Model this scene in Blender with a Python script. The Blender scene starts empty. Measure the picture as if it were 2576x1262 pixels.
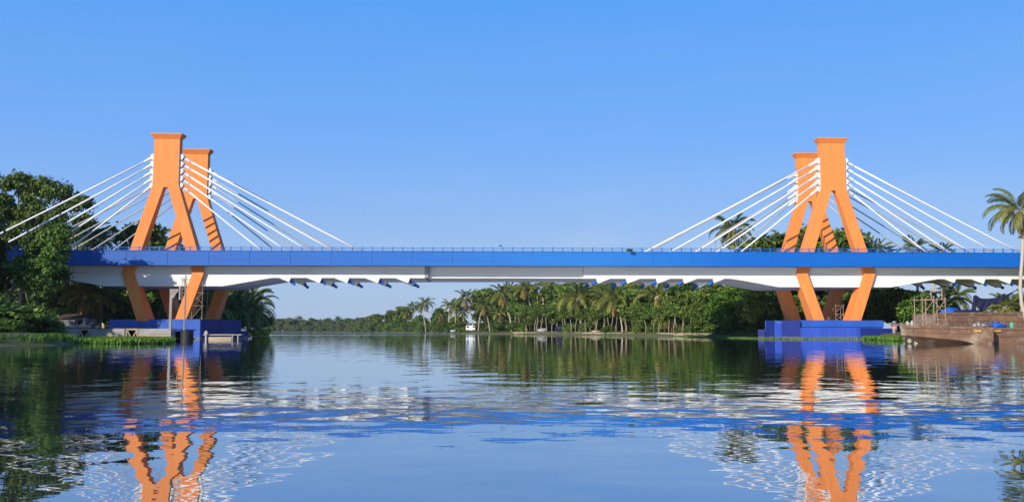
import bpy, bmesh, math, random
import numpy as np
from mathutils import Vector, Matrix

random.seed(7); RNG = np.random.default_rng(11)
SC = bpy.context.scene; COL = SC.collection
R = math.radians

# ------------------------------------------------------------------ camera
F = 2300.0; CX, CY, HZ = 1288.0, 631.0, 831.0; CAMH = 1.05
TH = math.atan((HZ - CY) / F)
cam = bpy.data.cameras.new('camera'); camo = bpy.data.objects.new('camera', cam); COL.objects.link(camo)
cam.sensor_width = 36; cam.lens = 36 * F / 2576.0; cam.clip_start = 0.1; cam.clip_end = 20000
camo.location = (0, 0, CAMH); camo.rotation_euler = (R(90) + TH, 0, 0)
SC.camera = camo

def P(px, py, Y):
    """world point at distance Y in the direction measured at (px, py) on the photograph"""
    u = (px - CX) / F; v = (CY - py) / F
    dy = math.cos(TH) - v * math.sin(TH); dz = math.sin(TH) + v * math.cos(TH)
    l = Y / dy
    return Vector((u * l, Y, CAMH + dz * l))
def XofP(px, Y): return P(px, HZ, Y).x

# ------------------------------------------------------------------ light
SUN_EL, SUN_AZ = R(21), R(38)          # azimuth measured from behind the camera to the left
ld = bpy.data.lights.new('sun', 'SUN'); ld.energy = 5.0; ld.angle = R(0.5); ld.color = (1.0, 0.93, 0.82)
lo = bpy.data.objects.new('sun', ld); COL.objects.link(lo)
sd = Vector((-math.sin(SUN_AZ) * math.cos(SUN_EL), -math.cos(SUN_AZ) * math.cos(SUN_EL), math.sin(SUN_EL)))
lo.rotation_euler = sd.to_track_quat('Z', 'Y').to_euler()

W = bpy.data.worlds.new('World'); SC.world = W; W.use_nodes = True
nt = W.node_tree; nt.nodes.clear()
o = nt.nodes.new('ShaderNodeOutputWorld'); bg = nt.nodes.new('ShaderNodeBackground'); sky = nt.nodes.new('ShaderNodeTexSky')
sky.sky_type = 'NISHITA'; sky.sun_disc = False; sky.sun_elevation = SUN_EL
sky.sun_rotation = math.atan2(sd.x, sd.y); sky.altitude = 0; sky.air_density = 1.0; sky.dust_density = 0.3; sky.ozone_density = 2.5
hs = nt.nodes.new('ShaderNodeHueSaturation'); hs.inputs['Saturation'].default_value = 1.12; hs.inputs['Value'].default_value = 1.0
hs.inputs['Hue'].default_value = 0.505
bg.inputs['Strength'].default_value = 0.115
nt.links.new(sky.outputs[0], hs.inputs['Color'])
# clear tropical blue over the physical sky: pale at the horizon, deeper overhead
tc = nt.nodes.new('ShaderNodeTexCoord'); sx_ = nt.nodes.new('ShaderNodeSeparateXYZ'); nt.links.new(tc.outputs['Generated'], sx_.inputs[0])
cr_ = nt.nodes.new('ShaderNodeValToRGB'); el_ = cr_.color_ramp.elements
while len(el_) < 6: el_.new(0.5)
for e_, (z_, c_) in zip(el_, ((0.0, (0.40, 0.54, 0.80)), (0.06, (0.36, 0.53, 0.84)), (0.12, (0.275, 0.49, 0.92)), (0.20, (0.185, 0.44, 0.99)), (0.35, (0.10, 0.385, 1.0)), (0.75, (0.022, 0.11, 0.42)))):
    e_.position = z_; e_.color = (*c_, 1)
nt.links.new(sx_.outputs[2], cr_.inputs[0])
gn = nt.nodes.new('ShaderNodeVectorMath'); gn.operation = 'SCALE'; gn.inputs['Scale'].default_value = 1 / 0.115; nt.links.new(cr_.outputs[0], gn.inputs[0])
mx_ = nt.nodes.new('ShaderNodeMix'); mx_.data_type = 'RGBA'; mx_.inputs[0].default_value = 0.85
nt.links.new(hs.outputs[0], mx_.inputs[6]); nt.links.new(gn.outputs[0], mx_.inputs[7])
# faint low wisps of cloud
wm_ = nt.nodes.new('ShaderNodeMapping'); wm_.inputs['Scale'].default_value = (5, 5, 22); nt.links.new(tc.outputs['Generated'], wm_.inputs[0])
wn_ = nt.nodes.new('ShaderNodeTexNoise'); wn_.inputs['Scale'].default_value = 1.0; wn_.inputs['Detail'].default_value = 7; nt.links.new(wm_.outputs[0], wn_.inputs['Vector'])
wr_ = nt.nodes.new('ShaderNodeMapRange'); wr_.inputs[1].default_value = 0.50; wr_.inputs[2].default_value = 0.78; wr_.inputs[4].default_value = 0.5; nt.links.new(wn_.outputs[0], wr_.inputs[0])
wz_ = nt.nodes.new('ShaderNodeMapRange'); wz_.inputs[1].default_value = 0.05; wz_.inputs[2].default_value = 0.16; wz_.inputs[3].default_value = 1; wz_.inputs[4].default_value = 0.06; nt.links.new(sx_.outputs[2], wz_.inputs[0])
wk_ = nt.nodes.new('ShaderNodeMath'); wk_.operation = 'MULTIPLY'; nt.links.new(wr_.outputs[0], wk_.inputs[0]); nt.links.new(wz_.outputs[0], wk_.inputs[1])
wc_ = nt.nodes.new('ShaderNodeMix'); wc_.data_type = 'RGBA'; nt.links.new(wk_.outputs[0], wc_.inputs[0]); nt.links.new(mx_.outputs[2], wc_.inputs[6]); wc_.inputs[7].default_value = (5.6, 6.0, 6.9, 1)
nt.links.new(wc_.outputs[2], bg.inputs[0]); nt.links.new(bg.outputs[0], o.inputs[0])
SC.view_settings.view_transform = 'Standard'; SC.view_settings.look = 'None'; SC.view_settings.gamma = 1; SC.view_settings.exposure = 0.0
SC.cycles.max_bounces = 6; SC.cycles.diffuse_bounces = 3; SC.cycles.glossy_bounces = 3; SC.cycles.transparent_max_bounces = 4
SC.cycles.use_denoising = True; SC.cycles.sample_clamp_indirect = 6

# ------------------------------------------------------------------ materials
def new_mat(name):
    m = bpy.data.materials.new(name); m.use_nodes = True
    n = m.node_tree.nodes; return m, n, m.node_tree.links, n['Principled BSDF']
def ramp(n, l, fac, stops):
    r = n.new('ShaderNodeValToRGB'); e = r.color_ramp.elements
    while len(e) < len(stops): e.new(0.5)
    for k, (p, c) in enumerate(stops): e[k].position = p; e[k].color = (*c, 1)
    l.new(fac, r.inputs[0]); return r.outputs[0]
def coords(n, kind='Object', scale=(1, 1, 1), l=None):
    t = n.new('ShaderNodeTexCoord'); mp = n.new('ShaderNodeMapping'); mp.inputs['Scale'].default_value = scale
    l.new(t.outputs[kind], mp.inputs[0]); return mp.outputs[0]
def noise(n, l, vec, scale, detail=4, rough=0.55):
    t = n.new('ShaderNodeTexNoise'); t.inputs['Scale'].default_value = scale; t.inputs['Detail'].default_value = detail
    t.inputs['Roughness'].default_value = rough; l.new(vec, t.inputs['Vector']); return t.outputs[0]
def mixc(n, l, fac, a, b):
    m = n.new('ShaderNodeMix'); m.data_type = 'RGBA'
    for s, v in ((0, fac), (6, a), (7, b)):
        if hasattr(v, 'links') or hasattr(v, 'is_linked'): l.new(v, m.inputs[s])
        else: m.inputs[s].default_value = v if s == 0 else (*v, 1)
    return m.outputs[2]
def mat(name, a, b=None, sc=1.0, stretch=(1, 1, 1), rough=0.6, bump=0.0, c=None, spec=0.4, detail=5, lo=0.35, hi=0.65, metal=0, tide=0):
    """two or three tones mixed by noise: paint, concrete, rust, wood ..."""
    m, n, l, p = new_mat(name)
    b = b or tuple(x * 0.8 for x in a)
    v = coords(n, 'Object', stretch, l); f = noise(n, l, v, sc, detail)
    st = [(lo, a), (hi, b)] if c is None else [(lo, a), (0.5 * (lo + hi), b), (hi, c)]
    colr = ramp(n, l, f, st)
    if tide:                                         # silt and algae left by the tide on the lowest part
        t2 = n.new('ShaderNodeTexCoord'); sz = n.new('ShaderNodeSeparateXYZ'); l.new(t2.outputs['Object'], sz.inputs[0])
        nf = noise(n, l, coords(n, 'Object', (3, 3, 0.6), l), 1.0, 5); ad = n.new('ShaderNodeMath'); ad.operation = 'MULTIPLY_ADD'; ad.inputs[1].default_value = -0.5; l.new(nf, ad.inputs[0]); l.new(sz.outputs[2], ad.inputs[2])
        mr = n.new('ShaderNodeMapRange'); mr.inputs[1].default_value = -0.12; mr.inputs[2].default_value = 0.12; mr.inputs[3].default_value = 0.85; mr.inputs[4].default_value = 0.0; l.new(ad.outputs[0], mr.inputs[0])
        colr = mixc(n, l, mr.outputs[0], colr, (0.16, 0.15, 0.10))
    l.new(colr, p.inputs['Base Color'])
    p.inputs['Roughness'].default_value = rough; p.inputs['Specular IOR Level'].default_value = spec; p.inputs['Metallic'].default_value = metal
    if bump:
        bp = n.new('ShaderNodeBump'); bp.inputs['Distance'].default_value = bump; f2 = noise(n, l, v, sc * 6, 6)
        l.new(f2, bp.inputs['Height']); l.new(bp.outputs[0], p.inputs['Normal'])
    return m
def leaf_mat(name, stops, hue=0.03, val=0.25):
    m, n, l, p = new_mat(name)
    at = n.new('ShaderNodeAttribute'); at.attribute_name = 'tint'
    oi = n.new('ShaderNodeObjectInfo'); h = n.new('ShaderNodeHueSaturation')
    c = ramp(n, l, at.outputs['Fac'], stops)
    mr = n.new('ShaderNodeMapRange'); mr.inputs[3].default_value = 0.5 - hue; mr.inputs[4].default_value = 0.5 + hue
    l.new(oi.outputs['Random'], mr.inputs[0]); l.new(mr.outputs[0], h.inputs['Hue'])
    mul = n.new('ShaderNodeMath'); mul.operation = 'MULTIPLY'; mul.inputs[1].default_value = 7.13; l.new(oi.outputs['Random'], mul.inputs[0])
    fr = n.new('ShaderNodeMath'); fr.operation = 'FRACT'; l.new(mul.outputs[0], fr.inputs[0])
    mv = n.new('ShaderNodeMapRange'); mv.inputs[3].default_value = 1 - val; mv.inputs[4].default_value = 1 + val
    l.new(fr.outputs[0], mv.inputs[0]); l.new(mv.outputs[0], h.inputs['Value']); l.new(c, h.inputs['Color'])
    l.new(h.outputs[0], p.inputs['Base Color']); p.inputs['Roughness'].default_value = 0.55; p.inputs['Specular IOR Level'].default_value = 0.25
    tr = n.new('ShaderNodeBsdfTranslucent'); l.new(h.outputs[0], tr.inputs[0])
    mx = n.new('ShaderNodeMixShader'); mx.inputs[0].default_value = 0.22
    l.new(p.outputs[0], mx.inputs[1]); l.new(tr.outputs[0], mx.inputs[2]); l.new(mx.outputs[0], n['Material Output'].inputs[0])
    return m

M = {}
M['orange'] = mat('orange_paint', (0.87, 0.295, 0.068), (0.82, 0.25, 0.053), 0.7, (1.6, 1.6, 0.22), 0.7, 0.004, c=(0.75, 0.225, 0.052), lo=0.3, hi=0.78)
M['white'] = mat('white_girder_paint', (0.86, 0.84, 0.77), (0.79, 0.77, 0.70), 0.35, (0.4, 1, 2.2), 0.7, 0.006, c=(0.56, 0.54, 0.49), lo=0.40, hi=0.78)
M['concrete'] = mat('weathered_concrete', (0.42, 0.40, 0.36), (0.30, 0.29, 0.26), 0.8, (0.5, 1, 1.5), 0.85, 0.01, c=(0.20, 0.19, 0.17), lo=0.3, hi=0.75)
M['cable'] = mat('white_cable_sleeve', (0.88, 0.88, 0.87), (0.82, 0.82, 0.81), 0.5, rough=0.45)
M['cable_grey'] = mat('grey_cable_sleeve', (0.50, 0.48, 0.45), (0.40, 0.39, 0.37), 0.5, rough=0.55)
M['anchor'] = mat('white_anchor_paint', (0.80, 0.79, 0.76), (0.62, 0.60, 0.57), 1.5, rough=0.6)
M['rail'] = mat('blue_rail_paint', (0.03, 0.16, 0.50), (0.02, 0.13, 0.42), 1.0, rough=0.4)
M['pipe'] = mat('blue_pipe', (0.02, 0.13, 0.55), (0.02, 0.10, 0.42), 1.0, rough=0.4)
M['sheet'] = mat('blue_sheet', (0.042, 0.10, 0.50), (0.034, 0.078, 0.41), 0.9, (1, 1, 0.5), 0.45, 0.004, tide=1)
M['sheet_navy_shaded'] = mat('navy_shaded_sheet', (0.012, 0.028, 0.20), (0.009, 0.02, 0.15), 0.9, (1, 1, 0.5), 0.45, 0.004, tide=1)  # navy; shade of faces turned from the sun is mixed into the colour
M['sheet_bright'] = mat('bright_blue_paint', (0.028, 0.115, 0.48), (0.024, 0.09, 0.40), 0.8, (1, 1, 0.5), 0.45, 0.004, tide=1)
M['asphalt'] = mat('asphalt', (0.05, 0.05, 0.05), (0.04, 0.04, 0.04), 3, rough=0.9)
M['rust'] = mat('rusty_steel', (0.25, 0.132, 0.07), (0.15, 0.082, 0.048), 0.9, (0.9, 1, 0.8), 0.9, 0.014, c=(0.31, 0.235, 0.165), lo=0.33, hi=0.68, detail=8)
M['rust_dark'] = mat('dark_rusty_steel', (0.16, 0.085, 0.05), (0.10, 0.058, 0.038), 1.1, (0.8, 1, 1), 0.85, 0.012, c=(0.21, 0.14, 0.10), lo=0.33, hi=0.68, detail=8)
M['deckrust'] = mat('barge_deck', (0.26, 0.20, 0.15), (0.17, 0.12, 0.09), 1.5, rough=0.9, bump=0.01)
M['tube'] = mat('rusty_scaffold_tube', (0.42, 0.30, 0.21), (0.30, 0.19, 0.12), 2.0, rough=0.7)
M['steel'] = mat('grey_steel', (0.36, 0.32, 0.29), (0.25, 0.21, 0.18), 1.5, rough=0.6)
M['black'] = mat('black_plastic', (0.02, 0.02, 0.021), (0.012, 0.012, 0.013), 1.5, rough=0.6)
M['navy'] = mat('navy_cloth', (0.012, 0.016, 0.06), (0.008, 0.011, 0.04), 2, rough=0.85)
M['bluecloth'] = mat('blue_tarpaulin', (0.03, 0.13, 0.55), (0.02, 0.09, 0.40), 2, rough=0.5)
M['yellow'] = mat('yellow_paint', (0.75, 0.45, 0.03), (0.60, 0.35, 0.03), 2, rough=0.5)
M['green_drum'] = mat('green_drum_paint', (0.10, 0.40, 0.22), (0.08, 0.33, 0.18), 2, rough=0.5)
M['tan'] = mat('tan_concrete', (0.50, 0.40, 0.27), (0.40, 0.31, 0.20), 1.2, (0.6, 1, 1.5), 0.9, 0.012, c=(0.32, 0.26, 0.18), lo=0.3, hi=0.75)
M['rock'] = mat('pale_stone', (0.62, 0.52, 0.38), (0.48, 0.40, 0.29), 2, rough=0.9, bump=0.02)
M['rubber'] = mat('rubber', (0.03, 0.028, 0.026), (0.05, 0.042, 0.035), 2, rough=0.9)
M['timber'] = mat('grey_timber', (0.48, 0.44, 0.38), (0.36, 0.32, 0.27), 1.4, (0.6, 3, 3), 0.85, 0.008)
M['plaster'] = mat('dirty_plaster', (0.26, 0.26, 0.26), (0.17, 0.17, 0.17), 0.9, rough=0.9, bump=0.01)
M['dark'] = mat('painted_dark_opening', (0.02, 0.02, 0.02), (0.015, 0.015, 0.015), 1, rough=0.9)  # near-black: shade of openings put into the colour; also the dark door
M['roof'] = mat('rusted_sheet_roof', (0.12, 0.08, 0.06), (0.08, 0.06, 0.05), 1, rough=0.8)
M['vanwhite'] = mat('white_vehicle_paint', (0.80, 0.80, 0.80), (0.74, 0.74, 0.74), 1, rough=0.35)
M['glass'] = mat('dark_window', (0.05, 0.06, 0.07), (0.04, 0.045, 0.05), 1, rough=0.15)
M['greytarp'] = mat('grey_tarpaulin', (0.40, 0.40, 0.41), (0.30, 0.30, 0.31), 1.5, rough=0.8)
M['bark'] = mat('bark', (0.16, 0.12, 0.085), (0.10, 0.075, 0.055), 2.0, (3, 3, 0.6), 0.9, 0.02)
M['palebark'] = mat('pale_bark', (0.34, 0.27, 0.19), (0.24, 0.18, 0.125), 1.5, (2, 2, 0.8), 0.9, 0.02)
M['skin'] = mat('skin', (0.22, 0.11, 0.07), (0.20, 0.10, 0.065), 3, rough=0.6)
M['pink'] = mat('faded_pink_shirt', (0.72, 0.30, 0.22), (0.62, 0.25, 0.18), 3, rough=0.85)
M['grey_cloth'] = mat('grey_cloth', (0.34, 0.30, 0.30), (0.27, 0.24, 0.24), 3, rough=0.85)
M['white_cloth'] = mat('white_cloth', (0.78, 0.76, 0.72), (0.72, 0.70, 0.66), 3, rough=0.85)
M['bird'] = mat('bird_feathers', (0.10, 0.10, 0.11), (0.08, 0.08, 0.09), 3, rough=0.8)
M['palm_trunk'] = None
def palm_trunk_mat():
    m, n, l, p = new_mat('palm_trunk')
    v = coords(n, 'Object', (1, 1, 1), l); sx = n.new('ShaderNodeTexWave'); sx.bands_direction = 'Z'; sx.inputs['Scale'].default_value = 1.6
    sx.inputs['Distortion'].default_value = 1.5; l.new(v, sx.inputs[0])
    l.new(ramp(n, l, sx.outputs[1], [(0.2, (0.38, 0.31, 0.23)), (0.7, (0.56, 0.47, 0.35))]), p.inputs['Base Color']); p.inputs['Roughness'].default_value = 0.9
    return m
M['palm_trunk'] = palm_trunk_mat()
M['palm'] = leaf_mat('palm_fronds', [(0.0, (0.04, 0.075, 0.014)), (0.45, (0.11, 0.145, 0.024)), (0.75, (0.27, 0.25, 0.05)), (0.88, (0.36, 0.26, 0.065)), (1.0, (0.24, 0.12, 0.045))], 0.012, 0.2)
M['leaf'] = leaf_mat('leaves', [(0.0, (0.016, 0.045, 0.006)), (0.5, (0.085, 0.15, 0.018)), (1.0, (0.22, 0.27, 0.042))], 0.02, 0.3)
M['leaf_far'] = leaf_mat('far_wood_leaves', [(0.0, (0.045, 0.08, 0.03)), (0.5, (0.11, 0.155, 0.05)), (1.0, (0.20, 0.23, 0.08))], 0.01, 0.1)
M['leaf_bright'] = leaf_mat('bright_leaves', [(0.0, (0.030, 0.085, 0.008)), (0.5, (0.085, 0.19, 0.014)), (1.0, (0.17, 0.28, 0.025))], 0.004, 0.08)
M['hyacinth'] = leaf_mat('hyacinth_leaves', [(0.0, (0.03, 0.09, 0.008)), (0.5, (0.10, 0.22, 0.02)), (1.0, (0.22, 0.33, 0.05))], 0.004, 0.05)
M['grass'] = leaf_mat('grass_blades', [(0.0, (0.02, 0.07, 0.008)), (0.5, (0.05, 0.13, 0.014)), (1.0, (0.13, 0.20, 0.03))], 0.004, 0.05)
M['sand'] = mat('river_bank_soil', (0.17, 0.13, 0.06), (0.10, 0.11, 0.035), 0.35, rough=0.95, bump=0.05, c=(0.07, 0.10, 0.025), detail=8)
M['bed'] = mat('river_bed', (0.06, 0.05, 0.03), (0.05, 0.04, 0.025), 0.2, rough=1)

def fascia_mat():
    m, n, l, p = new_mat('blue_parapet_paint')
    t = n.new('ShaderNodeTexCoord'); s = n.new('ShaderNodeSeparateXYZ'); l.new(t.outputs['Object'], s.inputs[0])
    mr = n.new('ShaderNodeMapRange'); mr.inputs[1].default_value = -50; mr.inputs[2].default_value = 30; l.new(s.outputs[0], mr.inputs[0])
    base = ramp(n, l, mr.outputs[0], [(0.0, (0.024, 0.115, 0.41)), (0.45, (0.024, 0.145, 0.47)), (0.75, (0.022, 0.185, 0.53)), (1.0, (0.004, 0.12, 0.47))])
    v = coords(n, 'Object', (0.25, 1, 2.5), l); f = noise(n, l, v, 0.8, 6)
    dirt = ramp(n, l, f, [(0.45, (1, 1, 1)), (0.75, (0.86, 0.87, 0.9))])
    mm = n.new('ShaderNodeMix'); mm.data_type = 'RGBA'; mm.blend_type = 'MULTIPLY'; mm.inputs[0].default_value = 1
    l.new(base, mm.inputs[6]); l.new(dirt, mm.inputs[7]); l.new(mm.outputs[2], p.inputs['Base Color'])
    p.inputs['Roughness'].default_value = 0.55; p.inputs['Specular IOR Level'].default_value = 0.3
    return m
M['fascia'] = fascia_mat()

def water_mat():
    m = bpy.data.materials.new('river_water'); m.use_nodes = True; n = m.node_tree.nodes; l = m.node_tree.links; n.clear()
    out = n.new('ShaderNodeOutputMaterial'); g = n.new('ShaderNodeNewGeometry'); pos = g.outputs['Position']
    def nz(scale, detail, rough=0.5, sx=1.0, sy=1.0):
        mp = n.new('ShaderNodeMapping'); mp.inputs['Scale'].default_value = (sx, sy, 0); l.new(pos, mp.inputs[0])
        return noise(n, l, mp.outputs[0], scale, detail, rough)
    def mul(a, b):
        k = n.new('ShaderNodeMath'); k.operation = 'MULTIPLY'; l.new(a, k.inputs[0])
        if isinstance(b, (int, float)): k.inputs[1].default_value = b
        else: l.new(b, k.inputs[1])
        return k.outputs[0]
    def add(a, b):
        k = n.new('ShaderNodeMath'); k.operation = 'ADD'; l.new(a, k.inputs[0]); l.new(b, k.inputs[1]); return k.outputs[0]
    def rng(a, x0, x1, y0, y1):
        k = n.new('ShaderNodeMapRange'); k.interpolation_type = 'SMOOTHSTEP'
        for i, v in enumerate((x0, x1, y0, y1)): k.inputs[i + 1].default_value = v
        l.new(a, k.inputs[0]); return k.outputs[0]
    swell = mul(nz(0.9, 1, 0.4), WAT['swell'])                       # slow undulation everywhere
    chop = mul(nz(2.3, 2, 0.5, 1.0, 1.25), WAT['chop'])
    sep = n.new('ShaderNodeSeparateXYZ'); l.new(pos, sep.inputs[0])
    wob = nz(0.09, 2); yy = n.new('ShaderNodeMath'); yy.operation = 'MULTIPLY_ADD'; l.new(wob, yy.inputs[0]); yy.inputs[1].default_value = 6.0; l.new(sep.outputs[1], yy.inputs[2])
    lane = mul(rng(yy.outputs[0], 9.5, 13.5, 0, 1), rng(yy.outputs[0], 19, 25, 1, 0))   # breezy lane crossing the river near the boat
    lanes = add(mul(lane, WAT['lane']), rng(yy.outputs[0], 9, 13, WAT['base'] * 0.3, WAT['base']))
    farb = mul(rng(nz(0.02, 3, 0.6, 0.25, 1.6), 0.50, 0.62, 0, 1), rng(sep.outputs[1], 130, 220, 0, 1))   # far breeze streaks
    def slopes(scale, detail, amp, sx=1.0, sy=1.0):
        mp = n.new('ShaderNodeMapping'); mp.inputs['Scale'].default_value = (sx, sy, 0); l.new(pos, mp.inputs[0])
        t = n.new('ShaderNodeTexNoise'); t.inputs['Scale'].default_value = scale; t.inputs['Detail'].default_value = detail; l.new(mp.outputs[0], t.inputs['Vector'])
        sb = n.new('ShaderNodeVectorMath'); sb.operation = 'SUBTRACT'; sb.inputs[1].default_value = (.5, .5, .5); l.new(t.outputs['Color'], sb.inputs[0])
        ml = n.new('ShaderNodeVectorMath'); ml.operation = 'MULTIPLY'; ml.inputs[1].default_value = (1, 1, 0); l.new(sb.outputs[0], ml.inputs[0])
        sc_ = n.new('ShaderNodeVectorMath'); sc_.operation = 'SCALE'; l.new(ml.outputs[0], sc_.inputs[0])
        if isinstance(amp, float): sc_.inputs['Scale'].default_value = amp
        else: l.new(amp, sc_.inputs['Scale'])
        return sc_.outputs[0]
    def vadd(a, b):
        k = n.new('ShaderNodeVectorMath'); k.operation = 'ADD'; l.new(a, k.inputs[0]); l.new(b, k.inputs[1]); return k.outputs[0]
    amp = add(lanes, mul(farb, WAT['far']))
    up = vadd(slopes(7.5, 3, amp, 0.4, 1.2), slopes(1.5, 2, mul(amp, 0.8), 0.5, 1.0))
    nn_ = n.new('ShaderNodeVectorMath'); nn_.operation = 'ADD'; nn_.inputs[1].default_value = (0, 0, 1); l.new(up, nn_.inputs[0])
    nv = n.new('ShaderNodeVectorMath'); nv.operation = 'NORMALIZE'; l.new(nn_.outputs[0], nv.inputs[0])
    h = add(swell, chop)
    bp = n.new('ShaderNodeBump'); bp.inputs['Distance'].default_value = 1.0; bp.inputs['Strength'].default_value = 1.0; l.new(h, bp.inputs['Height']); l.new(nv.outputs[0], bp.inputs['Normal'])
    fr = n.new('ShaderNodeFresnel'); fr.inputs['IOR'].default_value = WAT['ior']; l.new(bp.outputs[0], fr.inputs['Normal'])
    gl = n.new('ShaderNodeBsdfGlossy'); gl.inputs['Roughness'].default_value = 0.0; gl.inputs['Color'].default_value = (0.96, 0.98, 1, 1)
    rr = n.new('ShaderNodeMath'); rr.operation = 'MULTIPLY_ADD'; l.new(farb, rr.inputs[0]); rr.inputs[1].default_value = 0.14; rr.inputs[2].default_value = 0.015
    l.new(rr.outputs[0], gl.inputs['Roughness'])
    l.new(bp.outputs[0], gl.inputs['Normal'])
    df = n.new('ShaderNodeBsdfDiffuse'); df.inputs['Color'].default_value = (*WAT['body'], 1)
    pw_ = n.new('ShaderNodeMath'); pw_.operation = 'POWER'; pw_.inputs[1].default_value = 0.55; l.new(fr.outputs[0], pw_.inputs[0])
    mx = n.new('ShaderNodeMixShader'); l.new(pw_.outputs[0], mx.inputs[0]); l.new(df.outputs[0], mx.inputs[1]); l.new(gl.outputs[0], mx.inputs[2])
    l.new(mx.outputs[0], out.inputs[0]); return m
WAT = dict(swell=0.011, chop=0.0013, lane=0.023, base=0.011, far=0.05, ior=2.2, body=(0.018, 0.028, 0.034))
M['water'] = water_mat()

# ------------------------------------------------------------------ mesh helpers
class MB:
    def __init__(self): self.v = []; self.f = []; self.m = []; self.cur = 0
    def vs(self, pts): b = len(self.v); self.v += [tuple(p) for p in pts]; return b
    def face(self, ids): self.f.append(tuple(ids)); self.m.append(self.cur)
    def box(self, a, b):
        (x0, y0, z0), (x1, y1, z1) = a, b
        k = self.vs([(x0, y0, z0), (x1, y0, z0), (x1, y1, z0), (x0, y1, z0), (x0, y0, z1), (x1, y0, z1), (x1, y1, z1), (x0, y1, z1)])
        for q in ((3, 2, 1, 0), (4, 5, 6, 7), (0, 1, 5, 4), (1, 2, 6, 5), (2, 3, 7, 6), (3, 0, 4, 7)): self.face([k + i for i in q])
        return self
    def hexa(self, pts):
        k = self.vs(pts)
        for q in ((3, 2, 1, 0), (4, 5, 6, 7), (0, 1, 5, 4), (1, 2, 6, 5), (2, 3, 7, 6), (3, 0, 4, 7)): self.face([k + i for i in q])
        return self
    def slab(self, pts, polys):
        """pts: (x, z, t_front, t_back); polys: index loops over the front face. Closed solid."""
        n = len(pts); a = self.vs([(p[0], p[2], p[1]) for p in pts]); b = self.vs([(p[0], p[3], p[1]) for p in pts])
        edges = {}
        for q in polys:
            self.face([a + i for i in q]); self.face([b + i for i in reversed(q)])
            for i in range(len(q)): edges[(q[i], q[(i + 1) % len(q)])] = 1
        for (i, j) in edges:
            if (j, i) not in edges: self.face([a + j, a + i, b + i, b + j])
        return self
    def prism(self, poly, z0, z1):
        n = len(poly); a = self.vs([(x, y, z0) for x, y in poly]); b = self.vs([(x, y, z1) for x, y in poly])
        self.face([a + i for i in reversed(range(n))]); self.face([b + i for i in range(n)])
        for i in range(n): j = (i + 1) % n; self.face([a + i, a + j, b + j, b + i])
        return self
    def tube(self, pts, rad, n=8, caps=True):
        pts = [Vector(p) for p in pts]
        if not isinstance(rad, (list, tuple)): rad = [rad] * len(pts)
        rings = []; up = Vector((0, 0, 1))
        for i, p in enumerate(pts):
            d = (pts[min(i + 1, len(pts) - 1)] - pts[max(i - 1, 0)]).normalized()
            x = d.cross(up if abs(d.z) < 0.95 else Vector((1, 0, 0))).normalized(); y = x.cross(d).normalized()
            rings.append(self.vs([p + (x * math.cos(2 * math.pi * k / n) + y * math.sin(2 * math.pi * k / n)) * rad[i] for k in range(n)]))
        for a, b in zip(rings, rings[1:]):
            for k in range(n): j = (k + 1) % n; self.face([a + k, a + j, b + j, b + k])
        if caps: self.face([rings[0] + k for k in reversed(range(n))]); self.face([rings[-1] + k for k in range(n)])
        return self
    def blob(self, c, r, seed=0, n=8, rough=0.25, flat=1.0):
        rr = random.Random(seed); c = Vector(c); rows = []
        for i in range(n + 1):
            th = math.pi * i / n; row = []
            for j in range(2 * n):
                ph = math.pi * j / n; k = 1 + rr.uniform(-rough, rough) * (0 < i < n)
                row.append(c + Vector((math.sin(th) * math.cos(ph) * r[0], math.sin(th) * math.sin(ph) * r[1], math.cos(th) * r[2])) * k)
            rows.append(self.vs(row))
        for a, b in zip(rows, rows[1:]):
            for j in range(2 * n): q = (j + 1) % (2 * n); self.face([a + j, b + j, b + q, a + q])
        return self
    def mesh(self, name, mats, smooth=False):
        me = bpy.data.meshes.new(name); me.from_pydata(self.v, [], self.f)
        for m in (mats if isinstance(mats, (list, tuple)) else [mats]): me.materials.append(m)
        me.polygons.foreach_set('material_index', self.m)
        me.polygons.foreach_set('use_smooth', [smooth] * len(self.f)); me.update(); return me
    def build(self, name, mats, parent=None, smooth=False, bevel=0.0, loc=None, fix=True):
        me = self.mesh(name, mats, smooth)
        if fix:
            bm = bmesh.new(); bm.from_mesh(me); bmesh.ops.recalc_face_normals(bm, faces=bm.faces); bm.to_mesh(me); bm.free()
        ob = bpy.data.objects.new(name, me); COL.objects.link(ob)
        if parent: ob.parent = parent
        if loc: ob.location = loc
        if bevel:
            b = ob.modifiers.new('bevel', 'BEVEL'); b.width = bevel; b.segments = 2; b.limit_method = 'ANGLE'; b.angle_limit = R(25)
        return ob
def tag(ob, label=None, cat=None, group=None, kind=None):
    for k, v in (('label', label), ('category', cat), ('group', group), ('kind', kind)):
        if v: ob[k] = v
    return ob
def empty(name, loc=(0, 0, 0), rz=0, label=None, cat=None, group=None):
    e = bpy.data.objects.new(name, None); COL.objects.link(e); e.location = loc; e.rotation_euler = (0, 0, rz); e.empty_display_size = 0.3
    return tag(e, label, cat, group)
def dup(root, loc, rz=0, sc=(1, 1, 1), label=None, group=None):
    r = root.copy(); COL.objects.link(r); r.location = loc; r.rotation_euler = (0, 0, rz); r.scale = sc
    if label: r['label'] = label
    if group: r['group'] = group
    for ch in root.children:
        c = ch.copy(); COL.objects.link(c); c.parent = r
        for g in ch.children: d = g.copy(); COL.objects.link(d); d.parent = c
    return r

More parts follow.
